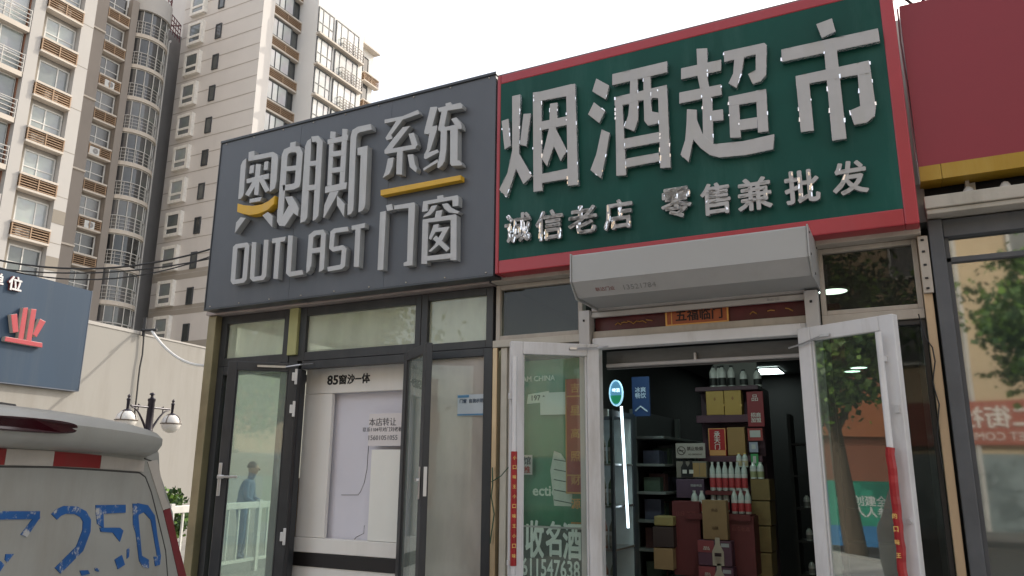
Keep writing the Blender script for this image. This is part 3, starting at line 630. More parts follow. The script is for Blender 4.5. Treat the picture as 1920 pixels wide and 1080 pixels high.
wr_, M = door(sm, (-.555, 4.93), (.891, -.454), .60, .15, 2.46, ALU_WHITE, glass('door_mirror_glass', (.72,.8,.75), .22, film=.05, filmcol=(.45,.48,.42), rough=.015, wob=.03), stile=.085, label='white door leaf on the right with torn red tape on its bar')
rb = MB(M).tube([(.535,-.075,.5),(.535,-.075,2.36)], .017, 10)
for z in (.62, 2.2): rb.box(.525, .545, -.075, -.02, z, z+.03)
obj('pull_bar', rb, MATS['pull_bar_white'], wr_, smooth=True)
tp = []
for k in range(22):
    z = .98+k*.036; tp.append((.535+rnd.uniform(-.003,.003), -.075+rnd.uniform(-.003,.003), z))
obj('red_tape', MB(M).tube(tp, .0235, 8), REDT, wr_)
for i, ch in enumerate('的口味王'):
    text('tape_lettering', ch, (-.013, .013, 1.37-i*.065, 1.405-i*.065), MATS['tape_gold'], wr_, F=M @ Matrix(((1,0,0,.535),(0,0,-1,-.0985),(0,1,0,0),(0,0,0,1))), depth=.001, bold=.03)
obj('lock', MB(M).tube([(.572,-.025,1.36),(.572,-.038,1.36)], .014, 12).box(.56,.585,-.04,-.025,1.92,1.96).box(.56,.585,-.04,-.025,.98,1.02), mat('lock_grey', (.5,.5,.5), .4, .2), wr_)
obj('door_closer', MB(M).box(.16, .22, -.045, -.026, 2.385, 2.40).tube([(.17,-.038,2.392),(.05,-.045,2.36),(-.05,-.05,2.345)], .006, 6), STEEL, wr_)
# items behind the left glass bay -------------------------------------------------
gp = thing('green_beer_poster', 'green poster with pale capitals on glass behind the left white door', 'poster', (-2.36, 5.14, 1.2))
obj('sheet', MB().box(-2.60, -2.00, 5.14, 5.146, 1.19, 2.40), mat('poster_green', (.035,.21,.115), .4, 0, .3, 1.6, dirt_glare=(.10,.22,.16), dirt_glare_amt=.6), gp)
POSTW = mat('poster_pale_print', (.60,.70,.62), .5, 0, .1, 5)
text('lettering', 'TEAM CHINA', (-2.62, -2.29, 2.23, 2.30), POSTW, gp, bold=.02, org=(0, 5.1395, 0))
obj('pale_label', MB().add([(-2.52,5.1385,2.08),(-2.35,5.1385,2.09),(-2.34,5.1385,2.17),(-2.51,5.1385,2.15)], [(0,1,2,3)]), POSTW, gp)
text('lettering', '1977', (-2.48, -2.38, 2.10, 2.145), mat('poster_dark_print', (.015,.06,.04), .5), gp, bold=.03, org=(0, 5.138, 0))
text('lettering', 'ection', (-2.47, -2.22, 1.42, 1.50), POSTW, gp, bold=.03, org=(0, 5.1395, 0))
bt = [(0,0),(.05,0),(.055,.06),(.055,.16),(.03,.22),(.02,.30),(0,.30)]
bp_ = MB()
pts = [(-2.30,1.36),(-2.17,1.36),(-2.155,1.50),(-2.19,1.64),(-2.245,1.72),(-2.30,1.74),(-2.33,1.60)]
bp_.prism([(x,5.136,z) for x,z in pts], [(x,5.1395,z) for x,z in pts])
for k in range(5): bp_.tube([(-2.30,5.135,1.40+k*.07),(-2.17,5.135,1.38+k*.07)], .003, 4, mi=1)
obj('pale_bottle_print', bp_, [mat('bottle_print', (.5,.56,.5), .5, 0, .15, 8), MATS['poster_dark_print']], gp)
pw = thing('pale_paper', 'blank pale green paper taped on the glass over the green poster', 'paper', (-2.27, 5.12, 1.92))
px0, px1, pz0, pz1 = boxpx(1011, 1076, 735, 777, 5.1)
obj('sheet', MB().box(px0, px1, 5.118, 5.121, pz0, pz1), mat('pale_green_paper', (.58,.66,.63), .6, 0, .06, 6), pw)
obj('tape_spot', MB().box(px0+.02, px0+.035, 5.116, 5.1175, pz1-.03, pz1-.02).box(px1-.05, px1-.035, 5.116, 5.1175, pz1-.03, pz1-.02), MATS['poster_dark_print'], pw)
for i, (a, lab) in enumerate((((1060, 1096, 710, 926), 'long red couplet scroll with gold edge behind the left white door'),)):
    x0, x1, z0, z1 = boxpx(*a, 5.1)
    cs = thing('couplet_scroll', lab, 'scroll', ((x0+x1)/2, 5.11, z0))
    obj('scroll', MB().box(x0, x1, 5.108, 5.112, z0, z1), mat('scroll_red', (.30,.045,.035), .5, 0, .2, 5), cs)
    e = MB().box(x0, x0+.008, 5.1045, 5.1075, z0, z1).box(x1-.008, x1, 5.1045, 5.1075, z0, z1).box(x0+.008, x1-.008, 5.1045, 5.1075, z0, z0+.012).box(x0+.008,x1-.008,5.1045,5.1075,z0+.12,z0+.13).box(x0+.008,x1-.008,5.1045,5.1075,z1-.13,z1-.12)
    obj('gold_edge', e, mat('scroll_gold', (.52,.26,.08), .45), cs)
    for k, ch in enumerate('吉星高照财源旺'):
        text('lettering', ch, (x0+.03, x1-.03, z1-.10-k*.16, z1-.03-k*.16), MATS['scroll_gold'], cs, bold=.02, org=(0, 5.1075, 0), depth=.001)
ad = thing('wine_buying_sign', 'dark panel with large white characters and a phone number behind glass', 'sign', (-2.3, 5.1, .6))
obj('panel', MB().box(-2.62, -1.96, 5.09, 5.105, .55, 1.21), mat('ad_panel_dark', (.09,.11,.105), .5, 0, .15, 3), ad)
obj('pale_edge', MB().box(-2.62, -1.96, 5.085, 5.089, 1.211, 1.224), STEEL, ad)
ADW = mat('ad_white', (.72,.78,.76), .5)
for ch, a in (('收', (985, 1021, 975, 1046)), ('名', (1023, 1054, 977, 1044)), ('酒', (1055, 1092, 980, 1050))):
    b = boxpx(*a, 5.085); text('lettering', ch, (b[0], b[1]-.006, b[2], b[3]), ADW, ad, bold=.035, org=(0, 5.0895, 0), keep=False, depth=.003)
b = boxpx(978, 1087, 1046, 1080, 5.085); text('lettering', '611547638', (b[0], b[1], b[2]-.01, b[3]-.01), ADW, ad, bold=.02, org=(0, 5.0895, 0), keep=False, depth=.003)
st = thing('red_sticker', 'small white sticker with red and black characters behind the red taped bar', 'sticker', (-2.55, 5.1, 1.6))
b = boxpx(979, 998, 853, 890, 5.1); obj('sheet', MB().box(b[0], b[1], 5.10, 5.102, b[2], b[3]), mat('sticker_white', (.45,.44,.44), .5), st)
text('lettering', '推', (b[0]+.01, b[1]-.01, b[2]+.01, b[2]+.06), mat('sticker_red', (.35,.03,.03), .5), st, bold=.03, org=(0, 5.0995, 0), depth=.001)
text('lettering', '馆', (b[0]+.01, b[1]-.01, b[2]+.07, b[3]-.01), mat('sticker_black', (.05,.06,.08), .5), st, bold=.03, org=(0, 5.0995, 0), depth=.001)

# ------------------------------------------------------------------ inside the supermarket
DY = 7.6
def bxp(a, Y=DY): return boxpx(*a, Y)
def crate(name, label, cat, a, Y, depth, mats, group=None, bevel=.004, parts=()):
    x0, x1, z0, z1 = bxp(a, Y)
    t = thing(name, label, cat, ((x0+x1)/2, Y, z0), group)
    obj('body', MB().box(x0, x1, Y, Y+depth, z0, z1), mats, t, bevel=bevel)
    return t, (x0, x1, z0, z1)
CAB = mat('plum_cabinet', (.075,.03,.05), .45, 0, .15, 3)
x0, x1, z0, z1 = bxp((1312, 1433, 724, 1079))
cab = thing('display_cabinet', 'tall dark plum display cabinet in the middle of the shop', 'cabinet', ((x0+x1)/2, DY+.1, .13))
obj('body', MB().box(x0, x1, DY+.20, DY+.6, .13, z1), CAB, cab, bevel=.005)
for zz in ((778, 792), (855, 866), (724, 732)):
    b = bxp((1314, 1430)+zz); obj('shelf', MB().box(x0, x1, DY-.02, DY+.199, b[2], b[3]), CAB, cab, bevel=.003)
GOLDB = mat('gold_gift_box', (.42,.27,.075), .4, .1, .08, 4)
for a, lab in (((1324,1357,733,778), 'gold gift box on the left of the cabinet shelf'), ((1358,1390,731,778), 'gold gift box on the right of the cabinet shelf')):
    t, b = crate('gift_box', lab, 'gift box', a, DY-.01, .12, GOLDB, 'gold gift boxes')
    xm, w = (b[0]+b[1])/2, .012; zc = b[3]-.08
    obj('emblem', MB().prism([(xm,DY-.013,zc+.02),(xm+w,DY-.013,zc),(xm,DY-.013,zc-.02),(xm-w,DY-.013,zc)], [(xm,DY-.0105,zc+.02),(xm+w,DY-.0105,zc),(xm,DY-.0105,zc-.02),(xm-w,DY-.0105,zc)]), mat('box_emblem', (.28,.13,.04), .5), t)
    obj('clasp', MB().box(b[1]-.004, b[1]+.006, DY-.015, DY-.0105, b[2]+.08, b[2]+.10), mat('clasp_gold', (.7,.5,.2), .3, .8), t)
t, b = crate('red_gift_box', 'red gift box with white calligraphy and gold base', 'gift box', (1329,1361,803,855), DY-.01, .1, mat('gift_red', (.36,.02,.025), .4, 0, .1, 4))
obj('gold_band', MB().box(b[0]+.005, b[1]-.005, DY-.014, DY-.0105, b[2]+.005, b[2]+.055).box(b[0], b[0]+.008, DY-.014, DY-.0105, b[2]+.056, b[3]).box(b[1]-.008, b[1], DY-.014, DY-.0105, b[2]+.056, b[3]).box(b[0]+.008, b[1]-.008, DY-.014, DY-.0105, b[3]-.008, b[3]), mat('gift_gold', (.60,.30,.12), .4), t)
for k, ch in enumerate('承天门'):
    text('lettering', ch, ((b[0]+b[1])/2-.03, (b[0]+b[1])/2+.03, b[3]-.085-k*.058, b[3]-.03-k*.058), mat('box_white', (.62,.60,.58), .5), t, bold=.02, org=(0, DY-.0105, 0))
crate('tan_gift_box', 'plain tan gift box beside the red calligraphy box', 'gift box', (1364,1397,801,854), DY-.01, .1, mat('tan_box', (.30,.18,.07), .5, 0, .1, 4))
# red payment panel on the right of the cabinet
t, b = crate('payment_board', 'narrow red panel with white lettering beside the gold boxes', 'panel', (1401,1432,734,800), DY-.03, .02, mat('panel_red', (.22,.025,.035), .45, 0, .1, 4))
text('lettering', '品', (b[0]+.03, b[1]-.03, b[3]-.09, b[3]-.03), MATS['box_white'], t, bold=.0, org=(0, DY-.0305, 0))
text('lettering', '招商\n加盟', (b[0]+.03, b[1]-.03, b[2]+.03, b[2]+.14), MATS['box_white'], t, bold=.02, org=(0, DY-.0305, 0))
for a, cm, lab, nm in (((1402,1430,803,826), (.30,.05,.05), 'small red payment card below the red panel', 'red'), ((1405,1421,829,848), (.30,.32,.42), 'small pale blue payment card', 'blue'), ((1408,1422,851,875), (.05,.28,.10), 'small green and white payment card', 'green')):
    t, b = crate('payment_card', lab, 'card', a, DY-.035, .004, mat('card_'+nm, cm, .5), 'payment cards on the cabinet', 0)
    obj('blank_square', MB().box(b[0]+.02, b[1]-.02, DY-.038, DY-.0355, b[2]+.03, b[3]-.02), mat('card_pale', (.45,.46,.46), .5), t)
def bottle(x, y, z, h, r, body, label, cap, lab, group, cat='bottle', name='bottle'):
    t = thing(name, lab, cat, (x, y, z), group)
    obj('body', MB().lathe((x,y,z), [(r*.9,0),(r,.02*h),(r,.25*h),(r*.96,.4*h),(r,.62*h),(r*.92,.74*h),(r*.48,.88*h),(r*.38,.94*h)], 10), body, t, smooth=True)
    obj('label', MB().lathe((x,y,z), [(r*1.03,.10*h),(r*1.03,.44*h)], 10), label, t, smooth=True)
    if name == 'bottle': obj('band', MB().lathe((x,y,z), [(r*1.035,.445*h),(r*1.035,.58*h)], 10), WCAP, t, smooth=True)
    obj('cap', MB().lathe((x,y,z), [(r*.45,.92*h),(r*.45,h)], 8), cap, t, smooth=True)
    return t
PET = mat('clear_bottle', (.50,.55,.54), .15, 0, .15, 20, spec=.9); REDL = mat('red_bottle_label', (.40,.05,.06), .4, 0, .25, 40); WCAP = mat('white_cap', (.55,.55,.55), .4); DCAP = mat('dark_cap', (.03,.03,.03), .4)
def row(a, n, Y, label, lab, group, capm, body=PET, h=None, name='bottle'):
    x0, x1, z0, z1 = bxp(a, Y); w = (x1-x0)/n
    for k in range(n):
        bottle(x0+w*(k+.5), Y+.05, z0, (z1-z0), w*.47, body, label, capm, lab[k] if isinstance(lab, list) else lab, group, name=name)
ROWL = 'clear drink bottle with red label in the upper packed row'
row((1328,1400,866,920), 6, DY-.13, REDL, ROWL, 'upper row of red labelled bottles', WCAP)
row((1293,1321,920,963), 2, DY-.25, REDL, 'clear red labelled bottle left of the cardboard box', 'bottles left of the cardboard box', WCAP)
row((1330,1366,918,960), 3, DY-.20, REDL, 'clear bottle top rising behind the cardboard box', 'bottles behind the cardboard box', WCAP)
row((1369,1407,918,964), 3, DY-.25, REDL, 'clear red labelled bottle right of the cardboard box', 'bottles right of the cardboard box', WCAP)
obj_sh = MB(); b = bxp((1290, 1410, 963, 972), DY-.25)
sh = thing('bottle_shelf', 'low dark red shelf carrying the two rows of drink bottles', 'shelf', ((b[0]+b[1])/2, DY-.1, .13))
REDC = mat('dark_red_case', (.12,.022,.026), .55, 0, .2, 3)
obj('lower_board', MB().box(b[0], b[1], DY-.32, DY+.19, b[2]-.01, b[3]-.002), REDC, sh)
b2 = bxp((1326, 1402, 920, 928), DY-.13); obj('upper_board', MB().box(b2[0], b2[1], DY-.2, DY+.17, b2[2], b2[3]-.002), REDC, sh)
obj('support', MB().box(b[0]+.02, b[1]-.02, DY+.0, DY+.17, .13, b[2]-.012), REDC, sh)
row((1378,1401,849,876), 2, DY-.09, mat('cream_label', (.5,.42,.28), .5), ['drink bottle with bright yellow cap on top of the red row', 'drink bottle with dark cap on top of the red row'], 'pale label bottles on the red row', mat('yellow_cap', (.7,.5,.15), .4))
row((1404,1431,866,898), 2, DY-.09, mat('olive_label', (.28,.30,.16), .5), 'pale green drink bottle on the tan cartons', 'pale green bottles on the tan cartons', WCAP)
# jugs on top of the cabinet
b = bxp((1320, 1425, 664, 724))
bk = thing('shelf_back_board', 'pale back board standing behind the white jugs on top of the cabinet', 'board', ((b[0]+b[1])/2, DY+.3, z1))
obj('board', MB().box(b[0], b[1]-.1, DY+.42, DY+.44, z1, b[3]+.1), mat('pale_back_board', (.42,.41,.40), .7), bk)
JUG = mat('white_jug', (.72,.72,.70), .4); JL = mat('jug_black_band', (.03,.03,.03), .5)
for k, px in enumerate((1337, 1347, 1354, 1370, 1394, 1419)):
    p = PY(px, 718, DY+.1)
    bottle(p.x, DY+.12+.03*(k % 2), bxp((1312,1433,724,1079))[3], .22 if k < 4 else .17, .038, JUG, JL, DCAP, 'white liquor jug with black neck on top of the plum cabinet', 'white jugs on the plum cabinet', 'jug', 'jug')
# no smoking card, beer picture, purple case on the left
t, b = crate('no_smoking_sign', 'white no smoking sign standing left of the cabinet', 'sign', (1267,1322,831,859), DY-.12, .012, mat('sign_pale', (.36,.33,.31), .6), None, .001)
ring = MB(); cx, cz, r = b[0]+.055, (b[2]+b[3])/2, .042
ring.strip([(cx+(r)*math.cos(a*math.pi/8), DY-.123, cz+r*math.sin(a*math.pi/8)) for a in range(16)], [(cx+(r-.008)*math.cos(a*math.pi/8), DY-.123, cz+(r-.008)*math.sin(a*math.pi/8)) for a in range(16)], [(cx+r*math.cos(a*math.pi/8), DY-.1205, cz+r*math.sin(a*math.pi/8)) for a in range(16)], [(cx+(r-.008)*math.cos(a*math.pi/8), DY-.1205, cz+(r-.008)*math.sin(a*math.pi/8)) for a in range(16)], True)
ring.tube([(cx-.03,DY-.122,cz+.028),(cx+.03,DY-.122,cz-.028)], .0035, 5).box(cx-.025, cx+.022, DY-.1225, DY-.1208, cz-.005, cz+.004)
obj('symbol', ring, mat('sign_dark_print', (.07,.05,.05), .6), t)
text('lettering', '禁止吸烟', (b[0]+.11, b[1]-.02, b[2]+.06, b[3]-.02), MATS['sign_dark_print'], t, bold=.03, org=(0, DY-.1205, 0))
text('lettering', 'NO SMOKING', (b[0]+.12, b[1]-.03, b[2]+.02, b[2]+.05), MATS['sign_dark_print'], t, bold=.01, org=(0, DY-.1205, 0))
t, b = crate('beer_case', 'beer case printed with dark bottles below the no smoking sign', 'case', (1268,1325,865,896), DY-.1, .25, mat('beer_case_print', (.20,.18,.16), .6))
for k, u in enumerate((.28, .50)):
    xx = b[0]+(b[1]-b[0])*u; p_ = [(-.035,.0),(.035,.0),(.035,.11),(.014,.15),(.014,.185),(-.014,.185),(-.014,.15),(-.035,.11)]
    obj('printed_bottle', MB().prism([(xx+x,DY-.103,b[2]+.005+z*.85) for x,z in p_], [(xx+x,DY-.1005,b[2]+.005+z*.85) for x,z in p_]), mat('print_black', (.012,.010,.012), .4), t)
    obj('printed_label', MB().box(xx-.02, xx+.02, DY-.106, DY-.1035, b[2]+.04, b[2]+.075), MATS['box_white'], t)
obj('printed_can', MB().box(b[1]-.13, b[1]-.07, DY-.104, DY-.1005, b[2]+.01, b[2]+.14).box(b[1]-.065, b[1]-.005, DY-.104, DY-.1005, b[2]+.01, b[2]+.14), mat('print_tan', (.34,.22,.10), .5), t)
t, b = crate('purple_case', 'purple drinks case below the beer case', 'case', (1268,1320,898,934), DY-.1, .25, mat('case_purple', (.085,.05,.09), .5, 0, .2, 4))
text('lettering', '精酿啤酒', (b[0]+.14, b[1]-.02, b[3]-.09, b[3]-.03), mat('print_pale', (.34,.34,.36), .5), t, bold=.02, org=(0, DY-.1005, 0))
LR = (('dark_red_crate', 'large dark red drinks case at the bottom left of the stack', (1262,1314,940,1079), DY-.3), ('dark_red_crate', 'large dark red drinks case right of the cardboard box', (1366,1416,968,1079), DY-.3))
for nm, lab, a, Y in LR:
    t, b = crate(nm, lab, 'case', a, Y, .29, REDC, 'dark red drinks cases')
    text('lettering', '山庄老酒', (b[0]+.04, b[1]-.04, b[3]-.16, b[3]-.06), mat('faint_red_print', (.20,.05,.05), .5), t, bold=.02, org=(0, Y-.0005, 0))
t, b = crate('cardboard_box', 'brown cardboard box standing on the printed drink cases', 'box', (1317,1363,938,1012), DY-.42, .1, CARD)
text('lettering', '食品', (b[0]+.08, b[1]-.08, b[3]-.12, b[3]-.05), mat('carton_print', (.12,.07,.04), .7), t, org=(0, DY-.4205, 0))
text('lettering', '小心轻放\n严禁倒置', (b[0]+.08, b[1]-.08, b[2]+.06, b[2]+.14), MATS['carton_print'], t, org=(0, DY-.4205, 0))
for a, lab in (((1309,1372,1014,1061), 'printed drinks case directly under the cardboard box'), ((1311,1376,1063,1110), 'lowest printed drinks case at the bottom edge')):
    t, b = crate('printed_case', lab, 'case', a, DY-.45, .14, mat('printed_case_plum', (.10,.04,.07), .5, 0, .15, 4), 'printed drinks cases')
    w = b[1]-b[0]
    obj('red_print', MB().box(b[0], b[0]+w*.48, DY-.453, DY-.4505, b[2]+.11, b[3]), mat('print_red', (.24,.05,.06), .5), t)
    text('lettering', '燕京U8\n全新升级', (b[0]+.02, b[0]+w*.45, b[2]+.13, b[3]-.05), mat('print_cream', (.52,.46,.42), .5), t, bold=.03, org=(0, DY-.4535, 0))
    xx = b[0]+w*.60; p_ = [(-.05,.0),(.05,.0),(.05,.13),(.02,.20),(.02,.26),(-.02,.26),(-.02,.20),(-.05,.13)]
    obj('printed_bottle', MB().prism([(xx+x,DY-.456,b[2]+.004+z*.9) for x,z in p_], [(xx+x,DY-.4505,b[2]+.004+z*.9) for x,z in p_]), mat('print_bottle_cream', (.40,.34,.28), .5), t)
    obj('printed_label', MB().lathe((xx, DY-.457, b[2]+.10), [(.03,-.001),(.03,.001)], 10).box(xx-.03, xx+.03, DY-.459, DY-.4565, b[2]+.08, b[2]+.11), mat('print_dark', (.06,.03,.04), .5), t)
    obj('white_print', MB().box(b[1]-.09, b[1]-.02, DY-.453, DY-.4505, b[3]-.05, b[3]-.02), MATS['print_pale'], t)
for k, (y0, y1) in enumerate(((898,938),(940,985),(987,1035),(1037,1080))):
    crate('tan_carton', ['top tan carton at the right side of the stack', 'second tan carton at the right side of the stack', 'third tan carton at the right side of the stack', 'lowest tan carton at the right side of the stack'][k], 'carton', (1408-k, 1443+k*1.5, y0, y1), DY-.06, .3, mat('tan_carton', (.20,.14,.06), .8, 0, .2, 5, rand=.15), 'tan cartons on the right')
# coolers and shelves along the left wall
LED = emitter('cool_led', (.75,.92,1.0), 2.6)
fr = thing('drinks_cooler', 'dark glass drinks cooler with a bright vertical light strip', 'cooler', (-2.5, 6.8, .13))
CL = mat('cooler_dark', (.045,.055,.07), .4, 0, .15, 3)
obj('cabinet', MB().box(-2.66, -2.30, 6.9, 7.0, .13, 2.12).box(-2.66, -2.62, 6.3, 6.899, .13, 2.12).box(-2.619, -2.30, 6.3, 6.899, 2.07, 2.12).box(-2.619,-2.30,6.3,6.899,.13,.2).box(-2.299, -2.275, 6.3, 6.34, .13, 2.12), CL, fr)
obj('back_panel', MB().box(-2.616, -2.31, 6.885, 6.897, .2, 2.07).box(-2.617, -2.612, 6.31, 6.884, .2, 2.07), mat('cooler_liner', (.45,.52,.55), .4), fr)
obj('door_frame', MB().box(-2.66, -2.62, 6.26, 6.295, .13, 2.12).box(-2.619, -2.30, 6.26, 6.295, 2.06, 2.12), mat('cooler_frame_pale', (.42,.46,.48), .35), fr)
p = PY(1170, 880, 6.6); obj('light_strip', MB().tube([PY(1165,762,6.6), PY(1178,990,6.6)], .012, 8), LED, fr)
for z in (.6, .95, 1.3, 1.65): obj('shelf', MB().box(-2.615, -2.3, 6.35, 6.89, z, z+.015), STEEL, fr)
bm_ = [mat('cooler_bottle_a', (.20,.20,.16), .3, 0, .3, 30), mat('cooler_bottle_b', (.10,.16,.10), .3, 0, .3, 30), mat('cooler_bottle_c', (.26,.12,.09), .3, 0, .3, 30)]
for z in (.615, .965, 1.315, 1.665):
    for k in range(4):
        bottle(-2.57+.075*k, 6.45, z, .24, .03, bm_[(k+int(z*10)) % 3], mat('cooler_label', (.35,.33,.30), .5, 0, .3, 30), WCAP, 'small bottle on a shelf of the lit cooler', 'bottles in the lit cooler')
c = PY(1155, 737, 6.4); rg = thing('round_light_sign', 'glowing round sign with blue rim and green base near the cooler', 'light sign', tuple(c))
pts = [(c.x+.055*math.cos(a*math.pi/10), c.y, c.z+.105*math.sin(a*math.pi/10)) for a in range(20)]
obj('disc', MB().prism(pts, [(x,y+.03,z) for x,y,z in pts]), mat('round_sign_face', (.10,.25,.40), .4, emit=(.10,.30,.45), estr=.6), rg)
inn = [(c.x+.05*math.cos(math.pi+a*math.pi/10), c.y-.003, c.z-.02+.075*math.sin(math.pi+a*math.pi/10)) for a in range(11)]
obj('green_base', MB().prism(inn, [(x,y+.0025,z) for x,y,z in inn]), mat('round_sign_green', (.02,.20,.10), .4, emit=(.02,.25,.12), estr=.5), rg)
rim = MB().strip([(c.x+.062*math.cos(a*math.pi/10), c.y-.01, c.z+.115*math.sin(a*math.pi/10)) for a in range(20)], [(c.x+.055*math.cos(a*math.pi/10), c.y-.01, c.z+.105*math.sin(a*math.pi/10)) for a in range(20)], [(c.x+.062*math.cos(a*math.pi/10), c.y+.02, c.z+.115*math.sin(a*math.pi/10)) for a in range(20)], [(c.x+.055*math.cos(a*math.pi/10), c.y+.02, c.z+.105*math.sin(a*math.pi/10)) for a in range(20)], True)
obj('rim', rim, emitter('round_sign_rim', (.45,.8,1.0), .7), rg)
text('lettering', '啤酒', (c.x-.035, c.x+.035, c.z, c.z+.05), emitter('round_sign_letter', (.7,.9,1.0), 1.2), rg, bold=.02, org=(0, c.y-.0005, 0))
b = boxpx(1184, 1216, 706, 780, 7.0)
bs = thing('blue_wall_sign', 'dark blue sign with pale characters hanging behind the cooler', 'sign', ((b[0]+b[1])/2, 7.0, b[2]))
obj('panel', MB().box(b[0], b[1], 7.02, 7.05, b[2], b[3]), mat('sign_blue', (.012,.035,.11), .5, emit=(.012,.035,.11), estr=.12), bs)
text('lettering', '冰爽\n畅饮', (b[0]+.03, b[1]-.03, b[2]+.12, b[3]-.05), mat('sign_blue_pale', (.45,.55,.7), .5), bs, bold=.02, org=(0, 7.0195, 0))
obj('swoosh', MB().tube([(b[0]+.03,7.015,b[2]+.05),(b[0]+.08,7.015,b[2]+.09),(b[1]-.02,7.015,b[2]+.04)], .008, 6), MATS['sign_blue_pale'], bs)
sh2 = thing('goods_shelf', 'grey metal goods shelving receding along the left of the shop', 'shelving', (-2.0, 8.2, .13))
SHM = mat('shelf_grey', (.17,.185,.185), .5, .3)
for y in (7.3, 8.9): obj('upright', MB().box(-2.45, -2.40, y, y+.05, .13, 2.2), SHM, sh2)
obj('back_panel', MB().box(-2.46, -2.452, 7.3, 8.95, .13, 2.2), mat('shelf_back', (.06,.065,.07), .6), sh2)
for k in range(7): obj('shelf', MB().box(-2.45, -2.12, 7.3, 8.95, .35+k*.26, .375+k*.26), SHM, sh2, bevel=.003)
goods = [mat('goods_%d' % i, c, .5, 0, .2, 20) for i, c in enumerate(((.10,.045,.045),(.05,.055,.09),(.11,.10,.07),(.09,.09,.09),(.05,.075,.055)))]
for k in range(6):
    for j in range(9):
        y = 7.4+j*.165; h = rnd.uniform(.10, .2)
        tag(obj('packet', MB().box(-2.36, -2.20, y, y+.11, .376+k*.26, .376+k*.26+h), rnd.choice(goods), org=(-2.28, y, .376+k*.26)), 'small packet on the dim grey shelving', 'packet', 'packets on the grey shelving')
cb = bxp((1226, 1262, 1028, 1068), 7.2)
t, b = crate('snack_carton', 'open tan snack carton on the floor left of the stack', 'carton', (1226,1262,1028,1068), 7.2, .2, CARD)
t, b = crate('folded_papers', 'loose yellow papers lying on a dark box left of the stack', 'papers', (1226,1262,968,986), 7.2, .2, mat('yellow_papers', (.30,.24,.10), .7), None, .01)
crate('dark_box', 'dark box under the loose yellow papers', 'box', (1224,1263,988,1026), 7.2, .22, mat('dark_box', (.05,.03,.03), .6))
# right side: dim shelving with glassware
rsf = thing('dark_shelf', 'dark shelving with faint glassware at the right of the shop interior', 'shelving', (-.9, 8.5, .13))
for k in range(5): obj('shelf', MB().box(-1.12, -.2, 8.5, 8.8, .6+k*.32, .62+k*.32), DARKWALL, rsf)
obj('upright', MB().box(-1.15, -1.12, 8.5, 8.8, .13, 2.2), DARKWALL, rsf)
for k in range(3):
    for j in range(4):
        bottle(-1.02+j*.09, 8.55, .62+k*.32, .13, .03, PET, mat('grey_label', (.2,.2,.2), .5), DCAP, 'small clear bottle on the dark shelving right of the cabinet', 'bottles on the dark shelving')
# lit ceiling panel and spot lights; two unseen front ones added as fill
a = PZ(1440, 697, 2.94); lp = thing('ceiling_light_panel', 'square lit ceiling panel above the dark shelving', 'ceiling light', (a.x, a.y, 2.94))
obj('diffuser', MB().box(a.x-.15, a.x+.17, a.y-.32, a.y+.32, 2.945, 2.955), emitter('panel_light', (.82,1.0,.95), 7.0), lp)
obj('frame', frame_ring(MB(Matrix(((1,0,0,0),(0,0,1,0),(0,1,0,0),(0,0,0,1)))), a.x-.17, a.x+.19, a.y-.34, a.y+.34, 2.94, 2.96, .02), STEEL, lp)
for px, py, lab in ((1562, 547, 'oval lit downlight seen through the right transom glass'), (1610, 690, 'upper oval downlight seen through the right white door'), (1626, 741, 'lower oval downlight seen through the right white door'), (-2.05, 6.35, 'unseen added fill light at the front left of the shop ceiling'), (-1.2, 6.35, 'unseen added fill light at the front right of the shop ceiling')):
    a = PZ(px, py, 2.93) if px > 0 else Vector((px, py, 2.93))
    a.y = min(a.y, 11.2); dl_ = thing('downlight', lab, 'downlight', (a.x, a.y, 2.93))
    obj('lens', MB().lathe((a.x, a.y, 2.93), [(.10,0),(.10,.012)], 20), emitter('added_fill_glow' if px < 0 else 'downlight_soft', (.78,1.0,.88), 56.0 if px < 0 else 5.0), dl_)
    obj('ring', MB().lathe((a.x, a.y, 2.931), [(.115,0),(.115,.014)], 20), STEEL, dl_)
obj_rc = MB().box(-.42, -.33, 5.2, 5.3, 2.3, 2.66)
rcn = tag(obj('red_hanging', obj_rc, mat('hanging_red', (.20,.02,.03), .6), org=(-.38, 5.25, 2.3), bevel=.01), 'dark red hanging strip behind the right transom glass', 'hanging')

# ------------------------------------------------------------------ third shop at the right edge
s3 = thing('right_shop', 'grey framed shop with a big mirroring window at the right edge', 'shop', (2.0, 5.0, 0))
obj('post', MB().box(.20, .275, 4.93, 5.06, 0, 3.055), GREYPOST, s3, bevel=.006)
obj('head_frame', MB().box(.276, 5.0, 4.96, 5.06, 2.95, 3.055), GREYPOST, s3, bevel=.004)
obj('transom_bar', MB().box(.276, 5.0, 4.985, 5.055, 2.80, 2.83), GREYPOST, s3, bevel=.003)
big = obj('window_frame', MB().box(.276, .30, 4.985, 5.05, .3, 2.949).box(4.9, 5.0, 4.98, 5.05, .3, 2.949).box(.301, 4.899, 4.98, 5.05, .3, .36), GREYPOST, s3)
obj('pane', MB().box(.29, 4.95, 5.012, 5.020, .35, 2.955), glass('mirror_shop_glass', (.62,.70,.66), .33, film=.05, filmcol=(.38,.42,.38), rough=.03, wob=.03), big)
IN3 = mat('shop_three_wall', (.16,.18,.165), .8, 0, .1, 1.5)
obj('rear_wall', MB().box(.25, 5.2, 7.0, 7.1, 0, 3.05), IN3, s3); obj('roof', MB().box(.21, 6, 5.07, 8, 3.062, 3.24), MATS['roof_deck'], s3)
obj('side_wall', MB().box(.235, .27, 5.07, 7.0, 0, 3.05), IN3, s3); obj('floor', MB().box(.27, 5.2, 5.07, 7, 0, .13), FLOORM, s3)
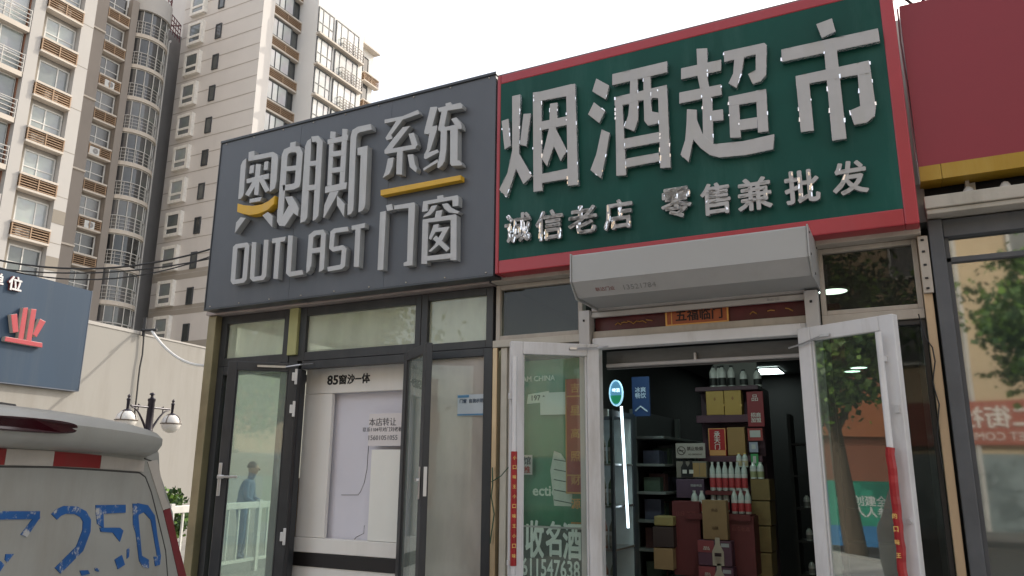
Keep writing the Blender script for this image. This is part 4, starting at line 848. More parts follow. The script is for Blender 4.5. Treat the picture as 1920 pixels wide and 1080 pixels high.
obj('film_panel', MB().box(.30, .62, 5.05, 5.055, .36, 2.79), mat('grey_green_film', (.15,.18,.165), .6, 0, .06, 1.5), s3)
obj('ledge', MB().box(.195, 6, 4.83, 5.05, 3.095, 3.17).box(.2, 6, 4.845, 5.05, 3.064, 3.093), mat('concrete_ledge', (.40,.37,.32), .8, 0, .12, 3, bump=.1, dirt_glare=(.2,.19,.14), dirt_glare_amt=.6), s3, bevel=.005)
for px in (1815, 1885):
    p = PY(px, 355, 4.95)
    tag(obj('foam_lump', MB().lathe((p.x, 4.93, 3.172), [(.032,0),(.031,.02),(.026,.035),(.016,.05),(.004,.056)], 12), mat('foam_white', (.5,.49,.47), .8), org=(p.x, 4.93, 3.17), smooth=True), 'white foam lump on the concrete ledge, %s one' % ('left' if px < 1850 else 'right'), 'foam lump', 'foam lumps on the ledge')
rsg = thing('red_signboard', 'plain dark red signboard with a yellow lower strip at the right edge', 'signboard', (2.0, 4.95, 3.26))
obj('panel', MB().box(.188, 6.0, 4.85, 5.05, 3.362, 4.43), mat('red_sign_panel', (.23,.018,.032), .5, 0, .06, 1.2), rsg)
obj('yellow_strip', MB().box(.188, .30, 4.848, 5.0, 3.27, 3.361).box(.3025, 6.0, 4.8475, 5.0, 3.271, 3.361), mat('yellow_strip', (.34,.20,.012), .4, 0, .1, 3, dirt_glare=(.5,.38,.12), dirt_glare_amt=.5), rsg)
obj('backing', MB().box(.21, 6, 5.051, 5.07, 3.18, 3.36), BLACK, rsg)
obj('sign_edge', MB().tube([(.178,4.86,4.42),(.174,4.87,4.2),(.182,4.865,3.9),(.180,4.86,3.4)], .006, 6), STEEL, rsg)
obj('bracket', MB().box(.42, .44, 4.95, 5.04, 3.18, 3.27).box(.44,.47,4.97,5.03,3.2,3.26), STEEL_OLD, rsg)
pw_ = tag(obj('parapet_wall', MB().box(.02, 6.0, 5.35, 5.5, 3.3, 4.62), mat('parapet_plaster', (.52,.50,.46), .8), org=(2, 5.4, 3.3)), 'pale parapet wall behind the red signboard', 'parapet')
cw = MB().tube([(.14,5.0,4.55),(.2,5.02,4.62),(.3,5.05,4.50),(.4,5.0,4.62)], .012, 6)
tag(obj('cable', cw, BLACK, org=(.2,5,4.5)), 'short dark cable loop at the corner above the red signboard', 'cable')
# ------------------------------------------------------------------ neighbour's long wall with the blue sign
W0 = Vector((-13, 0, 0)); WD = Vector((-.139, .990, 0)).normalized(); WN = Vector((WD.y, -WD.x, 0))
def PW(px, py, off=0.0): return PN(px, py, W0+WN*off, WN)
MW = Matrix(((WD.x, -WN.x, 0, W0.x), (WD.y, -WN.y, 0, W0.y), (0, 0, 1, 0), (0, 0, 0, 1)))   # x along, y into the wall, z up
lw_ = thing('long_wall', 'long beige rendered wall running back behind the street lamp', 'wall', tuple(W0+WD*13))
obj('wall', MB(MW).box(4.6, 30, 0, .25, -.1, 4.36), mat('beige_render', (.31,.297,.272), .85, 0, .04, .5, bump=.06, bscale=25, dirt_glare=(.19,.17,.14), dirt_glare_amt=.6), lw_)
obj('coping', MB(MW).box(4.6, 10.93, -.015, .27, 4.362, 4.43).box(10.935, 30, -.015, .27, 4.362, 4.40), mat('coping_pale', (.42,.40,.37), .8, 0, .06, 2), lw_)
bsn = thing('blue_signboard', 'blue grey metal signboard with red and white raised characters on the beige wall', 'signboard', tuple(W0+WD*9+WN*.1+Vector((0,0,3))))
for a_, b_ in ((4.6, 7.1), (7.103, 9.43)):
    obj('panel', MB(MW).box(a_, b_, -.10, -.002, 3.02, 4.99), mat('blue_panel', (.036,.062,.100), .55, 0, .07, 1.1, spec=.2, stretch=(1,1,.4), dirt_glare=(.085,.105,.125), dirt_glare_amt=.6), bsn)
obj('edge', MB(MW).box(9.432, 9.445, -.105, -.001, 3.01, 5.0).box(4.6, 9.431, -.104, -.001, 3.0, 3.018), mat('blue_edge', (.08,.10,.14), .4), bsn)
RL = mat('red_letter_face', (.36,.025,.042), .4, 0, .06, 4); RLS = mat('red_letter_side', (.42,.38,.34), .5)
atw = lambda px, py: PW(px, py, .19)
bl = -WN*.085
obj('letter', strokes(MB(), [('P',[(235,470),(287,467),(237,795),(183,785)]), ('P',[(318,480),(372,485),(318,815),(264,800)]), ('P',[(55,760),(430,825),(430,875),(45,808)]), ('P',[(110,540),(175,530),(188,715),(130,725)]), ('P',[(405,580),(465,610),(370,770),(330,740)])], 0, 490, 5.4, atw, bl), [RL, RLS], bsn, bevel=.008)
WLT = mat('white_sign_letter', (.62,.62,.63), .4); WLT2 = mat('letter_side_red', (.25,.06,.06), .5)
FWm = Matrix(((WD.x, 0, WN.x, 0), (WD.y, 0, WN.y, 0), (0, 1, 0, 0), (0, 0, 0, 1)))
for ch, xa, xb, ya, yb in (('位', 13, 42, 518, 546), ('单', -20, 8, 511, 537)):
    p = PW((xa+xb)/2, (ya+yb)/2, .13); u = (p-W0).dot(WD); h = abs(PW((xa+xb)/2, ya, .13).z-PW((xa+xb)/2, yb, .13).z)
    text('letter', ch, (u-h*.5, u+h*.5, p.z-h*.5, p.z+h*.5), [WLT, WLT2], bsn, F=FWm, org=W0+WN*.101, depth=.05, bold=.035)
# cables: hanging drop at the corner, sagging white cable, three overhead wires
def sag(a, b, s, n=14): return [a.lerp(b, i/n)-Vector((0, 0, s*4*(i/n)*(1-i/n))) for i in range(n+1)]
WIRE = mat('wire_black', (.02,.02,.022), .6)
hc = [PW(px, py, .06) for px, py in ((270,618),(269,640),(267,665),(262,690),(259,715),(256,745),(253,770),(251,800))]
tag(obj('hanging_cable', MB().tube(hc, .018, 6), WIRE, org=hc[0]), 'dark cable hanging down the beige wall above the street lamp', 'cable')
bk_ = MB(); c0 = PW(270, 620, .1); bk_.tube([c0-Vector((0,0,.12)), c0+Vector((0,0,.28))], .035, 8); bk_.tube([c0-WD*.05, c0+WN*.35], .03, 8)
tag(obj('cable_bracket', bk_, WIRE, org=c0), 'small dark bracket on the wall top where cables meet', 'bracket')
wend = Vector((-5.9, 6.6, 3.35))
tag(obj('white_cable', MB().tube(sag(c0+WN*.2, PN(402, 684, Vector((-9, 0, 0)), Vector((1, .25, 0)).normalized()), .25), .028, 6), mat('cable_white', (.62,.61,.58), .6), org=c0), 'thick white cable sagging from the wall top towards the dark shop', 'cable')
for k, (pa, pb, s, lab) in enumerate((((-60,474),(420,459),.28,'top overhead black wire crossing below the tower windows'), ((-60,484),(420,471),.35,'middle overhead black wire crossing below the tower windows'), ((-60,496),(420,479),.18,'lowest overhead black wire crossing below the tower windows'))):
    d1, d2 = ray(*pa), ray(*pb); A_ = CAM+d1*(12.0/math.hypot(d1.x, d1.y)); B_ = CAM+d2*(11.2/math.hypot(d2.x, d2.y))
    tag(obj('overhead_wire', MB().tube(sag(A_, B_, s), .010 if k else .013, 6), WIRE, org=A_), lab, 'wire', 'overhead wires on the left')
# ------------------------------------------------------------------ street lamp
def bear(px, py, dist):
    d = ray(px, py); return CAM+d*(dist/math.hypot(d.x, d.y))
lb = bear(280, 790, 12.0); lx, ly = lb.x, lb.y
sl_ = thing('street_lamp', 'black street lamp with two white globe lanterns before the beige wall', 'street lamp', (lx, ly, 0))
LMB = mat('lamp_black_iron', (.022,.018,.028), .4, .3, .2, 6); GLB = mat('globe_glass', (.70,.68,.64), .2, 0, .05, 3); LBR = mat('lamp_cage', (.10,.07,.05), .5)
dz = 12.0/1476
top = bear(287, 740, 12.0).z
obj('pole', MB().lathe((lx, ly, 0), [(.14,0),(.14,.3),(.07,.35),(.055,1.0),(.048,2.0),(.05,top-.52),(.06,top-.50),(.05,top-.47),(.045,top-.1),(.052,top-.09),(.052,top-.06),(.02,top-.04),(.018,top-.01),(.04,top+.0),(.03,top+.02),(.005,top+.03)], 14), LMB, sl_, smooth=True)
adir = WD
za = top-.18
for sgn, nm in ((-1, 'left'), (1, 'right')):
    e = Vector((lx, ly, za+.02*0))+adir*sgn*.36
    am = MB(); am.tube([(lx, ly, za), e], .014, 8)
    arc = []
    for i in range(9):
        u = i/8; arc.append(Vector((lx, ly, 0))+adir*sgn*(.04+.30*u)+Vector((0, 0, za-.32+.30*math.sin(u*math.pi/2))))
    am.tube(arc, .017, 8, r2=.009)
    am.tube([arc[5], arc[5]+Vector((0,0,.10)), Vector((lx,ly,za))+adir*sgn*.18], .009, 6)
    obj('arm', am, LMB, sl_, smooth=True)
    ge = e+adir*sgn*.05; r = .135; gc = Vector((ge.x, ge.y, za-.20))
    ln = obj('lantern', MB().lathe((ge.x, ge.y, 0), [(.018,za-.06),(.022,za+.07),(.03,za+.08),(.012,za+.10),(.022,za+.125),(.004,za+.15)], 10).lathe((ge.x, ge.y, 0), [(.075,za-.095),(.06,za-.07),(.02,za-.05)], 12), LMB, sl_, smooth=True)
    obj('globe', MB().lathe(tuple(gc), [(r*math.sin(a)+.001, r*-math.cos(a)) for a in [i*math.pi/12 for i in range(13)]], 20), GLB, ln, smooth=True)
    cg = MB()
    ringp = [gc+Vector((math.cos(a)*(r+.006), math.sin(a)*(r+.006), 0)) for a in [i*2*math.pi/20 for i in range(21)]]
    cg.tube(ringp, .008, 6)
    for a in (0, math.pi/2, math.pi, 1.5*math.pi):
        cg.tube([gc+Vector((math.cos(a+.4)*(r+.006)*math.sin(b), math.sin(a+.4)*(r+.006)*math.sin(b), (r+.006)*math.cos(b))) for b in [.5, .8, 1.1, 1.35, 1.57]], .006, 5)
    obj('cage', cg, LBR, ln)
# ------------------------------------------------------------------ white fence and shrub
FO = Vector((-9.3, 7.3, 0)); fn = thing('white_fence', 'white metal railing fence beside the left end of the shop', 'fence', tuple(FO))
WFM = mat('fence_white', (.66,.66,.63), .45, 0, .08, 5, dirt_glare=(.4,.36,.3), dirt_glare_amt=.35)
def FP(t, z, o=0): return FO+WD*t+WN*o+Vector((0, 0, z))
MF = Matrix(((WD.x, -WN.x, 0, FO.x), (WD.y, -WN.y, 0, FO.y), (0, 0, 1, 0), (0, 0, 0, 1)))
obj('top_rail', MB(MF).box(-3.5, 5.5, -.03, .03, .97, 1.07), WFM, fn, bevel=.006)
obj('lower_rail', MB(MF).box(-3.5, 5.5, -.02, .02, .16, .21), WFM, fn)
for k in range(37):
    t = -3.45+k*.245
    if k % 8 == 0: obj('post', MB(MF).box(t-.035, t+.035, -.036, .036, 0, 1.10), WFM, fn)
    else: obj('baluster', MB(MF).box(t-.014, t+.014, -.014, .014, .211, .969), WFM, fn)
def leafmass(mb, pts, size, n_per=1, flat=.3):
    for c in pts:
        a = rnd.uniform(0, 6.283); e = rnd.uniform(-1.2, 1.2); L_ = size*rnd.uniform(.6, 1.4)
        u = Vector((math.cos(a)*math.cos(e), math.sin(a)*math.cos(e), math.sin(e))); w = u.cross(Vector((rnd.gauss(0,1), rnd.gauss(0,1), rnd.gauss(0,1)))).normalized()*L_*.42
        c = Vector(c); mb.add([c-u*L_*.5, c+w, c+u*L_*.5, c-w], [(0,1,2,3)], rnd.randint(0, 2))
LEAF = [mat('leaf_bright', (.13,.24,.03), .55, 0, .25, 3), mat('leaf_mid', (.075,.14,.03), .55, 0, .25, 3), mat('leaf_dark', (.035,.08,.02), .6, 0, .25, 3)]
BARK = mat('bark', (.10,.075,.055), .9, 0, .3, 8, stretch=(1,1,.2), bump=.4, bscale=20)
shb = thing('green_shrub', 'bright green leafy shrub behind the white fence', 'shrub', tuple(FO+WD*.8-WN*.6))
b0 = FO+WD*.8-WN*.6; st_ = MB(); pts = []
for k in range(34):
    a = rnd.uniform(0, 6.28); rr = rnd.uniform(.05, .5); t_ = b0+WD*math.cos(a)*rr*1.6+WN*math.sin(a)*rr*.7+Vector((0, 0, rnd.uniform(.85, 1.5)-.35*rr))
    m_ = b0.lerp(t_, .5)+Vector((rnd.uniform(-.05,.05), rnd.uniform(-.05,.05), .05)); st_.tube([b0, m_, t_], .012, 5, r2=.003)
    for j in range(130):
        u = rnd.random()**.6; q = (b0.lerp(m_, u*2) if u < .5 else m_.lerp(t_, u*2-1))
        pts.append(q+Vector((rnd.gauss(0,.07), rnd.gauss(0,.07), rnd.gauss(0,.05))))
obj('stems', st_, BARK, shb); lf_ = MB(); leafmass(lf_, pts, .075); obj('foliage', lf_, LEAF, shb, fix=False)
# ------------------------------------------------------------------ person beyond the fence (skin-grown body)
def person(at_, face, lab, h=1.66):
    p = thing('person', lab, 'person', tuple(at_))
    k = h/1.75; f = Vector((math.cos(face), math.sin(face), 0)); s_ = Vector((-f.y, f.x, 0)); o = Vector(at_)
    J = lambda x, y, z: o+(f*x+s_*y)*k+Vector((0, 0, z*k))
    V = [J(0,0,.98), J(.02,0,1.18), J(.07,0,1.38), J(.09,0,1.47), J(.12,0,1.56), J(.13,0,1.66), J(.13,0,1.745)]
    Rr = [.16,.15,.165,.075,.075,.098,.06]; E_ = [(0,1),(1,2),(2,3),(3,4),(4,5),(5,6)]
    def chain(root, pts, rs):
        prev = root
        for q, r in zip(pts, rs): V.append(q); Rr.append(r); E_.append((prev, len(V)-1)); prev = len(V)-1
    for sg in (-1, 1):
        chain(2, [J(.06,sg*.19,1.40), J(.10,sg*.24,1.13), J(.30,sg*.20,1.02), J(.36,sg*.18,1.0), J(.42,sg*.17,.98)], [.085,.06,.05,.035,.03])
        chain(0, [J(0,sg*.10,.90), J(.04,sg*.11,.50), J(-.02,sg*.11,.09), J(.12,sg*.12,.03)], [.11,.075,.055,.045])
    me = bpy.data.meshes.new('body'); me.from_pydata([tuple(v-Vector(at_)) for v in V], E_, [])
    ob = link_mesh('body', me, p, Vector(at_))
    md = ob.modifiers.new('skin', 'SKIN')
    for i, sv in enumerate(me.skin_vertices[0].data): sv.radius = (Rr[i]*k, Rr[i]*k); sv.use_root = (i == 0)
    ob.modifiers.new('sub', 'SUBSURF').levels = 2; ob.modifiers['sub'].render_levels = 2
    me.materials.append(mat('skin_cloth', (.05,.10,.18), .8, 0, .2, 6))
    # clothing colour by height is cloth itself: separate hair and face parts
    hc_ = J(.135, 0, 1.67)
    obj('face', MB().lathe(tuple(hc_), [(.092*math.sin(a)+.001, -.118*math.cos(a)) for a in [i*math.pi/9 for i in range(10)]], 14), mat('skin_tone', (.30,.18,.12), .6), p, smooth=True)
    obj('hair', MB().lathe(tuple(hc_+Vector((0,0,.02))-f*.02), [(.102*math.sin(a)+.001, .118*math.cos(a)) for a in [i*math.pi/14 for i in range(8)]], 14), mat('hair_black', (.015,.013,.012), .6), p, smooth=True)
    fe = MB()
    for sg in (-1, 1): fe.box(0, .01, -.008, .008, -.004, .004) if False else None
    nz_ = hc_+f*.095; fe.tube([nz_+Vector((0,0,.02)), nz_+f*.022-Vector((0,0,.02))], .012, 6, r2=.016)
    obj('nose', fe, MATS['skin_tone'], p)
    return p
pp = bear(457, 940, 15.2)
person((pp.x, pp.y, 0), R_(30), 'man in a blue jacket standing beyond the fence seen through door glass')

# ------------------------------------------------------------------ white van, rear towards us
PR = Vector((-2.75, 2.2, 0)); _a = R_(18); DV = Vector((-math.sin(_a), math.cos(_a), 0)); NV = Vector((DV.y, -DV.x, 0))
VC = -.84
vo = PR+DV*VC
van = thing('white_van', 'dirty white minivan seen from behind with blue painted digits and red white tape', 'van', tuple(vo))
MV = Matrix(((DV.x, -NV.x, 0, vo.x), (DV.y, -NV.y, 0, vo.y), (0, 0, 1, 0), (0, 0, 0, 1)))   # x right, y forward into the van, z up
VP = mat('van_paint', (.265,.265,.242), .38, 0, .10, 3, dirt_glare=(.20,.185,.155), dirt_glare_amt=.75)
prof = [(1.04,.35),(1.09,.60),(1.10,.95),(1.08,1.16),(.985,1.415),(.86,1.58),(.84,1.655),(.80,1.70),(.68,1.745),(.45,1.768),(0,1.785)]
prof = prof+[(-x, z) for x, z in prof[-2::-1]]
secs = [(0.0, .985, 0), (.03, 1.0, 0), (.4, 1.02, .01), (1.2, 1.03, .02), (1.7, 1.0, 0), (1.95, .97, -.42), (2.2, .93, -.62)]
bv = MB(MV); n_ = len(prof); vs = []; fs = []
for y, sc, dzv in secs:
    for x, z in prof: vs.append((x*sc, y, z+(dzv*max(0, (z-1.0)/.78) if dzv < 0 else dzv)))
for i in range(len(secs)-1):
    for k in range(n_-1): fs.append((i*n_+k, i*n_+k+1, (i+1)*n_+k+1, (i+1)*n_+k))
    fs.append((i*n_+n_-1, i*n_, (i+1)*n_, (i+1)*n_+n_-1))
fs.append(tuple(range(n_))); fs.append(tuple(len(vs)-n_+k for k in range(n_)))
bv.add(vs, fs); obj('body', bv, VP, van, smooth=True)
# roof spoiler lip
sp = MB(MV); vs = []; fs = []; ns = 25
sec = [(.35,1.792),(.10,1.790),(-.02,1.782),(-.075,1.765),(-.105,1.735),(-.105,1.705),(-.085,1.672),(-.04,1.656),(.02,1.652)]
for i in range(ns):
    u = -1+2*i/(ns-1); x = u*.755; e = (1-abs(u)**24)**.5*.9+.1
    for y, z in sec:
        vs.append((x, y*e if y < 0 else y, 1.652+(z-1.652)*(1-.18*u*u-.2*abs(u)**12)-.012*u*u))
m_ = len(sec)
for i in range(ns-1):
    for k in range(m_): fs.append((i*m_+k, i*m_+(k+1) % m_, (i+1)*m_+(k+1) % m_, (i+1)*m_+k))
fs.append(tuple(range(m_))); fs.append(tuple((ns-1)*m_+k for k in range(m_)))
sp.add(vs, fs); obj('spoiler', sp, VP, van, smooth=True)
bl_ = MB(MV); lp_ = []
for i in range(28):
    a = 2*math.pi*i/28; cx_, sz_ = math.cos(a), math.sin(a)
    lp_.append((.225*math.copysign(abs(cx_)**.7, cx_), 1.722+.022*math.copysign(abs(sz_)**.8, sz_)))
bl_.prism([(x, -.114+.012*(x/.225)**4, z) for x, z in lp_], [(x, -.06, z) for x, z in lp_])
obj('brake_light', bl_, mat('brake_lens', (.022,.002,.004), .12, 0, .2, 8), van, bevel=.004)
obj('roof_rail', MB(MV).tube([(.20,.6,1.795),(.27,.36,1.818),(.42,.34,1.810),(.52,.42,1.785)], .014, 6), BLACK, van)
TW = mat('tape_white', (.36,.33,.29), .5, 0, .1, 6, dirt_glare=(.25,.21,.17), dirt_glare_amt=.5); TR = mat('tape_red', (.19,.014,.014), .45, 0, .12, 6, dirt_glare=(.13,.05,.035), dirt_glare_amt=.5)
zt = lambda x: 1.652-.030*(x/.75)**2; zb = lambda x: 1.603-.022*(x/.75)**2
segs = [(-.735,-.48,TW),(-.478,-.246,TR),(-.244,-.101,TW),(-.099,.04,TR),(.0415,.244,TW),(.2455,.478,TR),(.4795,.735,TW)]
# match the photograph's joints on the visible side
for a_, b_, m_2 in segs:
    tb = MB(MV); N_ = 4
    xs = [a_+(b_-a_)*i/N_ for i in range(N_+1)]
    top_ = [(x, -.004, zt(x)) for x in xs]; bot_ = [(x, -.004, zb(x)) for x in xs]
    tb.strip(top_, bot_, [(x,.001,z) for x,_,z in top_], [(x,.001,z) for x,_,z in bot_])
    obj('tape_piece', tb, m_2, van)
atv = lambda px, py: PN(px, py, PR+NV*.003, NV)
V5 = (0, 740, 3.177)
obj('tape_piece', strokes(MB(), [('P',[(880,400),(938,388),(985,610),(1013,672),(972,688)])], *V5, atv, -NV*.012), TW, van)
obj('tape_piece', strokes(MB(), [('P',[(974,690),(1014,676),(1060,880),(1112,1085),(1066,1085),(1020,880)])], *V5, atv, -NV*.012), mat('tape_dark_red', (.14,.018,.022), .5, 0, .15, 6), van)
seam = MB(); seam.tube([atv(x/V5[2], 740+y/V5[2])-NV*.004 for x, y in ((0,428),(300,432),(620,450),(835,465),(870,490),(905,580),(950,760),(990,930),(1002,1080))], .0035, 6)
obj('panel_seam', seam, mat('seam_dark', (.04,.038,.035), .7), van)
obj('panel_seam', MB().tube([atv(x/V5[2], 740+y/V5[2])-NV*.003 for x, y in ((862,380),(905,395),(955,560),(1010,760),(1065,960),(1100,1085))], .003, 6), MATS['seam_dark'], van)
# flaking blue numerals: the paint is worn through by noise
def worn(name, col):
    m = mat(name, col, .5, 0, .18, 6); N, L = m.node_tree.nodes, m.node_tree.links
    b = N['Principled BSDF']; src = b.inputs['Base Color'].links[0].from_socket
    tc = N.new('ShaderNodeTexCoord'); nz = N.new('ShaderNodeTexNoise'); nz.inputs['Scale'].default_value = 14; nz.inputs['Detail'].default_value = 8; nz.inputs['Roughness'].default_value = .75
    L.new(tc.outputs['Object'], nz.inputs['Vector']); r = N.new('ShaderNodeValToRGB'); r.color_ramp.elements[0].position = .56; r.color_ramp.elements[1].position = .62
    L.new(nz.outputs['Fac'], r.inputs['Fac']); mx = N.new('ShaderNodeMixRGB'); L.new(r.outputs['Color'], mx.inputs['Fac']); L.new(src, mx.inputs['Color1']); mx.inputs['Color2'].default_value = (.36,.36,.35,1)
    L.new(mx.outputs['Color'], b.inputs['Base Color']); return m
BLUE = worn('worn_blue_paint', (.012,.075,.235))
V9 = (0, 920, 5.333)
digs = [
 [('P',[(-160,205),(402,205),(398,285),(-160,290)]), ('P',[(330,280),(405,262),(270,465),(210,440)]), ('P',[(60,635),(140,632),(72,722),(52,690)]), ('P',[(-40,690),(0,700),(45,740),(0,810),(-60,830)])],
 [('L',78,[(545,262),(590,218),(650,192),(760,195),(835,235),(872,300),(868,400),(800,580),(700,680),(580,800)])],
 [('P',[(960,145),(1258,140),(1258,220),(960,235)]), ('P',[(962,225),(1035,225),(1040,380),(975,330)]), ('P',[(1000,370),(1200,370),(1235,400),(1200,510),(1130,420),(1010,410)]), ('P',[(1150,690),(1220,645),(1250,740),(1180,785)]), ('P',[(1272,590),(1296,570),(1290,660),(1272,680)]), ('P',[(800,800),(880,795),(900,830),(820,850)]), ('P',[(950,770),(990,780),(990,810),(955,800)])],
 [('P',[(1330,130),(1400,130),(1385,260),(1420,650),(1490,690),(1490,775),(1430,765),(1395,700),(1360,420),(1335,350)]), ('P',[(1380,125),(1480,145),(1550,250),(1575,450),(1610,650),(1600,740),(1555,755),(1540,660),(1575,660),(1530,400),(1510,290),(1440,215),(1370,250)])]]
for d_ in digs: obj('painted_numeral', strokes(MB(), d_, *V9, atv, -NV*.003, jit=.0001), BLUE, van)
for y in (.5, 1.75):
    for x in (-.88, .88):
        wh = obj('wheel', MB(MV).tube([(x-.09, y, .30), (x+.09, y, .30)], .30, 20), BLACK, van); obj('rim', MB(MV).tube([(x-.095, y, .30), (x+.095, y, .30)], .18, 14), STEEL, wh)
for x in (-.9, .9):
    obj('tail_light', MB(MV).box(x-.08, x+.08, -.012, .05, .70, 1.02), MATS['brake_lens'], van, bevel=.02)
obj('bumper', MB(MV).box(-.98, .98, -.10, .1, .35, .62), VP, van, bevel=.05)
# ------------------------------------------------------------------ apartment towers behind
FL_ = 2.62
BEI = mat('tower_beige', (.42,.395,.37), .85, 0, .05, .25, dirt_glare=(.40,.35,.30), dirt_glare_amt=.3)
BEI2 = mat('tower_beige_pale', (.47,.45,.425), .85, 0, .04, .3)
BEIB = mat('tower_b_beige', (.66,.625,.59), .85, 0, .05, .25, dirt_glare=(.5,.46,.42), dirt_glare_amt=.3); FLANK = mat('tower_b_pale', (.74,.72,.69), .85, 0, .04, .3)
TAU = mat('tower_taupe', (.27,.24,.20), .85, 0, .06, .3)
BRN = mat('tower_grey_brown', (.29,.255,.225), .85, 0, .07, .3, dirt_glare=(.15,.13,.12), dirt_glare_amt=.4)
DRK = mat('tower_dark_recess', (.30,.29,.285), .9, 0, .1, .3)
LOU = mat('louvre_brown', (.36,.24,.15), .7, 0, .1, 2, rand=.15); SLAB = mat('tower_slab_pale', (.58,.52,.45), .8, 0, .06, 1)
FRW = mat('window_frame_white', (.62,.61,.58), .5); FRD = mat('window_frame_dark', (.06,.065,.07), .5)
RAIL = mat('railing_pale', (.52,.50,.47), .5); RAILM = mat('railing_maroon', (.13,.03,.04), .5)
def tglass(name, lo, hi, rough=.08):
    m = mat(name, (.1,.1,.1), rough, 0, .0, 1, spec=.8); N, L = m.node_tree.nodes, m.node_tree.links
    b = N['Principled BSDF']; oi = N.new('ShaderNodeObjectInfo'); r = N.new('ShaderNodeValToRGB'); r.color_ramp.interpolation = 'LINEAR'
    r.color_ramp.elements[0].color = (*lo, 1); r.color_ramp.elements[1].color = (*hi, 1); L.new(oi.outputs['Random'], r.inputs['Fac'])
    tc = N.new('ShaderNodeTexCoord'); nz = N.new('ShaderNodeTexNoise'); nz.inputs['Scale'].default_value = 1.1; nz.inputs['Detail'].default_value = 3; L.new(tc.outputs['Object'], nz.inputs['Vector'])
    mx = N.new('ShaderNodeMixRGB'); mx.blend_type = 'MULTIPLY'; mx.inputs['Fac'].default_value = .6; L.new(r.outputs['Color'], mx.inputs['Color1']); L.new(nz.outputs['Color'], mx.inputs['Color2'])
    hs = N.new('ShaderNodeHueSaturation'); hs.inputs['Saturation'].default_value = .35; hs.inputs['Value'].default_value = 1.5; L.new(mx.outputs[0], hs.inputs['Color']); L.new(hs.outputs[0], b.inputs['Base Color']); return m
GA = tglass('tower_pane_curtained', (.07,.10,.10), (.34,.42,.40)); GBr = tglass('tower_pane_dark', (.02,.024,.026), (.13,.135,.13)); GW = tglass('tower_pane_bright', (.38,.40,.38), (.62,.62,.58))
def win_proto(parent, loc, rz, w, h, fm, gm, vs=(), hs=(), name='window', d=.10, fw=.08, bay=0.0):
    """window centred on its sill middle, looking along local -y; vs/hs mullion fractions"""
    f = MB(); y0 = -bay; frame_ring(f, -w/2, w/2, 0, h, y0, y0+d, fw)
    for v in vs: f.box(-w/2+w*v-fw*.4, -w/2+w*v+fw*.4, y0+.01, y0+d-.01, fw, h-fw)
    for q in hs: f.box(-w/2+fw, w/2-fw, y0+.012, y0+d-.012, h*q-fw*.4, h*q+fw*.4)
    if bay:
        f.box(-w/2, -w/2+.05, y0+d, 0, 0, h); f.box(w/2-.05, w/2, y0+d, 0, 0, h); f.box(-w/2, w/2, y0+d, .001, h-.06, h); f.box(-w/2, w/2, y0+d, .001, 0, .10)
    o = obj(name, f, fm, None, org=(0,0,0)); g_ = obj('pane', MB().box(-w/2+fw*.7, w/2-fw*.7, y0+d*.45, y0+d*.6, fw*.7, h-fw*.7), gm, o)
    o.parent = parent; o.location = Vector(loc)-wpos(parent); o.rotation_euler.z = rz; WPOS[o.name] = Vector(loc)
    return o
def louvre_proto(parent, loc, rz, w, h, n=5, depth=.5):
    f = MB(); f.box(-w/2, w/2, -depth, 0, -.12, 0); f.box(-w/2, w/2, -depth, 0, h, h+.12)
    o = obj('louvre_box', f, SLAB, None)
    s_ = MB()
    for k in range(n):
        z = h*(k+.5)/n; s_.box(-w/2+.03, w/2-.03, -depth+.05, -depth+.12, z-.023, z+.023); s_.box(w/2-.12, w/2-.05, -depth+.125, -.02, z-.023, z+.023); s_.box(-w/2+.05, -w/2+.12, -depth+.125, -.02, z-.023, z+.023)
    for x in (-w/2+.04, 0, w/2-.04): s_.box(x-.03, x+.03, -depth+.02, -depth+.049, 0, h)
    b_ = obj('slats', s_, LOU, o); obj('back_panel', MB().box(-w/2, w/2, -.06, -.005, 0, h), mat('louvre_back', (.05,.035,.028), .9), o)
    o.parent = parent; o.location = Vector(loc)-wpos(parent); o.rotation_euler.z = rz; WPOS[o.name] = Vector(loc); return o
EAST = R_(90)
# --- tower A: beige, at the left edge
tA = thing('beige_tower', 'beige apartment tower at the left edge with louvred boxes between its windows', 'apartment tower', (-45, 15, 0))
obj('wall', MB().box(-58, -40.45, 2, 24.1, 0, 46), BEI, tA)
obj('corner_pier', MB().box(-40.449, -40.0, 23.5, 24.2, 0, 46), BEI2, tA)
obj('middle_pier', MB().box(-40.449, -40.0, 20.85, 21.45, 0, 46), BEI2, tA)
for z in (14.35, 11.75, 9.1): obj('taupe_band', MB().box(-40.0, -39.985, 23.5, 24.2, z, z+.75), TAU, tA)
jn = MB()
for k in range(13): jn.box(-40.0, -39.992, 23.5, 24.2, 8.0+k*FL_, 8.03+k*FL_)
obj('wall_joint', jn, TAU, tA)['kind'] = 'stuff'
obj('reveal', MB().box(-40.449, -40.3, 21.451, 21.72, 0, 46), TAU, tA)
wa1 = wa2 = la = None
for k in range(-2, 8):
    zb_ = 24.42-FL_*k
    if k % 3 == 1:
        if wa2 is None: wa2 = w_ = win_proto(tA, (-40.36, 22.6, zb_), EAST, 1.72, 1.42, FRW, GA, (.62,), (.5,) if False else ())
        else: w_ = copy_part(wa2, tA, (-40.36, 22.6, zb_), EAST)
    else:
        if wa1 is None: wa1 = w_ = win_proto(tA, (-40.36, 22.6, zb_), EAST, 1.72, 1.42, FRW, GA, (.45,), (.36,))
        else: w_ = copy_part(wa1, tA, (-40.36, 22.6, zb_), EAST)
    if la is None: la = louvre_proto(tA, (-40.35, 22.48, zb_-.85), EAST, 2.04, .68)
    else: copy_part(la, tA, (-40.35, 22.48, zb_-.85), EAST)
acm = mat('air_conditioner_white', (.62,.62,.60), .5, 0, .1, 4)
